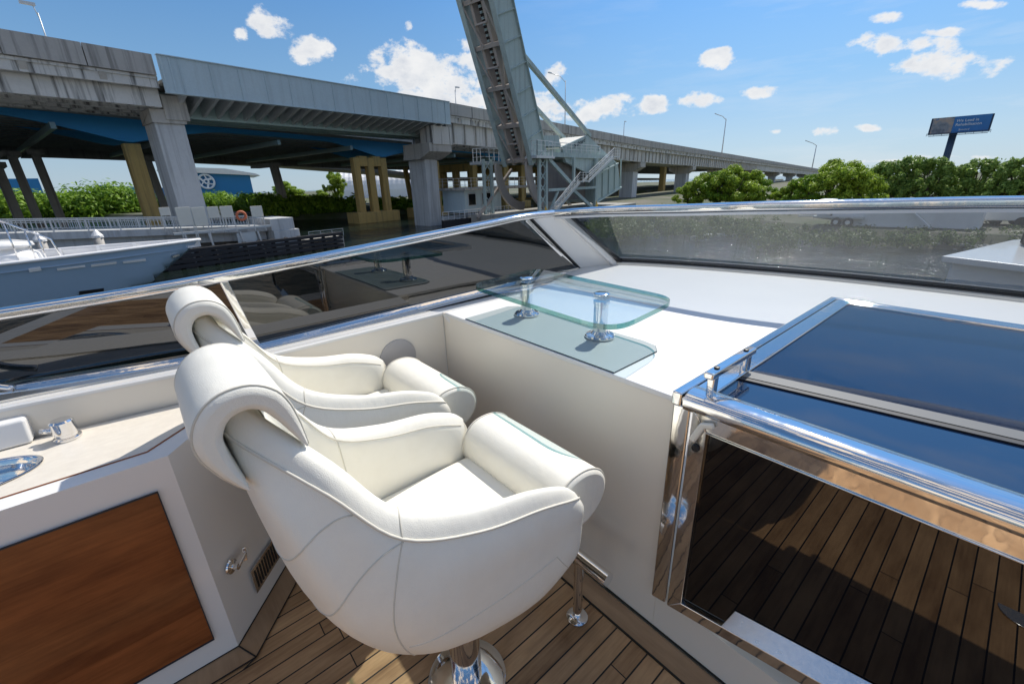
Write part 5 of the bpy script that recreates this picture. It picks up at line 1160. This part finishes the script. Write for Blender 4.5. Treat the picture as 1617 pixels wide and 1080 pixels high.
# ================================================================== HELM CHAIRS
CX, CY = -.89, 0.0
def chair():
    o = thing('helm_chair', V((CX, .50, 0)), 'cream leather helm chair nearest the camera, its headrest folded back', 'chair', 'two cream helm chairs side by side')
    R_ = [  # stations centre-back -> arm front; each: outer bottom, low, mid, high, seam, crest, inner top, inner hi, inner mid, inner bottom
     [(0,.31,.525),(0,.175,.63),(0,.09,.82),(0,.05,1.03),(0,.032,1.235),(0,.062,1.272),(0,.095,1.235),(0,.15,1.03),(0,.21,.82),(0,.24,.68)],
     [(.08,.31,.525),(.11,.178,.63),(.12,.092,.82),(.115,.052,1.03),(.075,.034,1.235),(.075,.062,1.272),(.06,.095,1.235),(.09,.15,1.03),(.10,.21,.82),(.10,.245,.68)],
     [(.12,.31,.53),(.19,.205,.64),(.215,.12,.82),(.205,.082,1.03),(.118,.052,1.215),(.103,.077,1.255),(.086,.105,1.215),(.145,.165,1.03),(.155,.22,.82),(.155,.26,.68)],
     [(.165,.335,.535),(.235,.245,.64),(.255,.175,.80),(.240,.155,.96),(.205,.145,1.115),(.180,.160,1.155),(.150,.185,1.12),(.165,.21,.98),(.180,.245,.82),(.185,.28,.68)],
     [(.20,.37,.53),(.264,.305,.63),(.280,.26,.77),(.270,.25,.88),(.245,.250,.975),(.215,.262,1.015),(.180,.275,.985),(.190,.285,.90),(.202,.295,.80),(.205,.31,.68)],
     [(.225,.43,.515),(.280,.42,.61),(.290,.41,.75),(.290,.41,.84),(.272,.415,.905),(.243,.42,.945),(.208,.42,.915),(.208,.42,.86),(.213,.42,.78),(.215,.42,.68)],
     [(.235,.58,.505),(.287,.58,.585),(.293,.575,.74),(.295,.58,.81),(.285,.585,.87),(.258,.578,.912),(.222,.572,.88),(.216,.57,.83),(.217,.57,.77),(.218,.57,.68)],
     [(.245,.68,.555),(.288,.71,.62),(.292,.715,.73),(.295,.715,.785),(.287,.695,.835),(.262,.682,.872),(.230,.675,.84),(.222,.675,.80),(.220,.675,.75),(.220,.67,.67)],
     [(.250,.72,.575),(.275,.745,.64),(.278,.755,.73),(.280,.755,.775),(.275,.738,.812),(.262,.728,.832),(.246,.722,.812),(.240,.722,.78),(.238,.718,.73),(.236,.705,.66)]]
    K = len(R_[0]); half = [[V(p) for p in r_] for r_ in R_]
    full = [[V((-p.x, p.y, p.z)) for p in r_] for r_ in half[:0:-1]]+half
    NSUB = 6
    cols = [catmull([full[i][j] for i in range(len(full))], NSUB) for j in range(K)]        # along the U
    rows = [catmull([cols[j][i] for j in range(K)], 5) for i in range(len(cols[0]))]
    W = lambda p: V((CX+p.x, CY+p.y, p.z))
    n = MB(); n.grid([[W(p) for p in r_] for r_ in rows])
    n.poly([W(p) for p in rows[0]]); n.poly([W(p) for p in rows[-1]][::-1])
    n.build('backrest_shell', 'leather', o, smooth=True)
    # underside bucket
    bot = [W(r_[0]) for r_ in rows]; cen = W(V((0,.46,.43)))
    n = MB(); n.grid([bot, [p.lerp(cen, .35)+V((0,0,-.03)) for p in bot], [p.lerp(cen, .7)+V((0,0,-.035)) for p in bot], [p.lerp(cen, .93)+V((0,0,-.02)) for p in bot]]); n.build('underside', 'leather', o, smooth=True)
    # seams: outer piping along the rim, vertical side seams
    seam = [W(c) for c in cols[4]]
    def offs(pts, k): return pts
    n = MB(); n.tube([p+V((0,0,.0))+(V((p.x-CX, p.y-CY-.45, 0)).normalized()*.001) for p in seam], .0032, 7); n.build('piping', 'piping', o, smooth=True)
    n = MB(); inn_ = [W(c) for c in cols[6]]; n.tube([p+(W(V((0,.45,0)))-p).normalized()*.0 for p in inn_[3:-3]], .0025, 6)
    L_ = len(cols[0])
    def G(i, j):
        a = max(0, min(L_-2, int(i))); b = max(0, min(44, int(j))); u = i-a; v = j-b
        return W(rows[a][b].lerp(rows[a+1][b], u).lerp(rows[a][b+1].lerp(rows[a+1][b+1], u), v))
    for sg in (0, 1):
        fx = lambda i: i if sg == 0 else L_-1-i
        n.tube([G(fx(NSUB*(4+1.5*max(0, 1-j/20)**1.2)), min(j, 44)) for j in range(2, 44)], .0018, 6)
        n.tube([G(fx(lerp(NSUB*4.7, NSUB*1.15, q/30)), lerp(7.5, 8.5, q/30) if q < 27 else 8.3-(q-26)*1.0) for q in range(31)], .0013, 5)
    C0 = NSUB*8
    for (ctr_, st_) in ((13.2, 3.3), (9.5, 4.0)):
        n.tube([G(C0+(q/40)*NSUB*st_, lerp(ctr_, 19.6, abs(q/40)**2.6)) for q in range(-40, 41)], .0019, 5)
    n.build('seams', 'seam', o, smooth=True)
    # seat cushion
    n = MB(); n.box((CX, .465, .665), (.432, .50, .11)); n.build('seat_cushion', 'leather', o, bevel=.03, seg=5)
    # front under-valance
    n = MB(); n.box((CX, .66, .585), (.45, .10, .10)); n.build('seat_base', 'leather', o, bevel=.03, seg=4)
    # bolster
    prof = [(.700,.700),(.698,.745),(.712,.790),(.745,.822),(.790,.832),(.840,.826),(.885,.803),(.912,.768),(.917,.725),(.900,.685),(.865,.655),(.82,.640),(.76,.645),(.72,.665)]
    cp = catmull([V((0,a,b)) for a, b in prof], 4, closed=True); mid = V((0,.81,.735))
    xs = [(-.236,.86),(-.232,.95),(-.222,.995),(-.205,1.0),(-.1,1.004),(0,1.006),(.1,1.004),(.205,1.0),(.222,.995),(.232,.95),(.236,.86)]
    n = MB(); rws = [[W(V((x, mid.y+(p.y-mid.y)*k, mid.z+(p.z-mid.z)*k))) for p in cp] for x, k in xs]
    n.grid(rws, closed_v=True); n.poly(rws[0]); n.poly(rws[-1][::-1]); bo = n.build('front_bolster', 'leather', o, smooth=True)
    n = MB()
    for x in (-.222, .222): n = MB(); n.tube([W(V((x*1.012, mid.y+(p.y-mid.y)*1.0, mid.z+(p.z-mid.z)*1.0))) for p in cp], .0030, 6, closed=True); n.build('piping', 'piping', bo, smooth=True)
    # headrest pad: C section folded over the back
    ctr = [(.140,1.195),(.128,1.235),(.115,1.270),(.100,1.295),(.075,1.310),(.044,1.308),(.022,1.292),(.009,1.265),(.010,1.235),(.022,1.195),(.040,1.155)]
    th_ = [.003,.013,.020,.024,.026,.027,.026,.025,.022,.014,.003]
    cc_ = catmull([V((0,a,b)) for a, b in ctr], 4); tt_ = []
    for i in range(len(cc_)): q = i/4; a = int(q); tt_.append(lerp(th_[a], th_[min(a+1, 10)], q-a))
    outer_ = []; inner_ = []
    for i, p in enumerate(cc_):
        d = (cc_[min(i+1, len(cc_)-1)]-cc_[max(i-1, 0)]).normalized(); nr = V((0, -d.z, d.y))
        nr = nr if (p+nr*.01-V((0,.07,1.22))).length > (p-V((0,.07,1.22))).length else -nr
        outer_.append(p+nr*tt_[i]*.9); inner_.append(p-nr*tt_[i]*.8)
    loop = outer_+inner_[::-1]; 
    xs = [(-.117,.35,0),(-.115,.75,0),(-.105,1,0),(-.07,1.03,.001),(.015,1.04,.002),(.11,1.03,.001),(.146,1,0),(.156,.75,0),(.158,.35,0)]
    n = MB(); rws = []
    for x, k, dz in xs:
        rr_ = []
        for i in range(len(loop)):
            j = i if i < len(cc_) else len(loop)-1-i
            rr_.append(W(V((x*1.0, lerp(cc_[j].y, loop[i].y, k), lerp(cc_[j].z, loop[i].z, k)+dz))))
        rws.append(rr_)
    n.grid(rws, closed_v=True); n.poly(rws[0]); n.poly(rws[-1][::-1]); hp = n.build('headrest_pad', 'leather', o, smooth=True)
    n = MB()
    for x in (-.109, .150): n = MB(); n.tube([W(V((x, p.y, p.z))) for p in [cc_[i].lerp(outer_[i], .93) for i in range(len(cc_))]], .0022, 6); n.build('piping', 'seam', hp, smooth=True)
    # pedestal
    n = MB(); n.lathe((CX, .50, 0), [(.052,.02),(.052,.36),(.075,.38),(.12,.40)], 40); pd = n.build('pedestal', 'chrome', o, smooth=True, auto=30)
    n = MB(); n.lathe((CX, .50, 0), [(.135,.001),(.135,.010),(.125,.016),(.055,.024)], 48); n.build('base_plate', 'chrome', pd, smooth=True, auto=30)
    return o
ch = chair()
c2 = copy_tree(ch); c2.location = ch.location+V((-.715, .03, 0)); c2['label'] = 'cream leather helm chair by the side window, behind the nearer one'
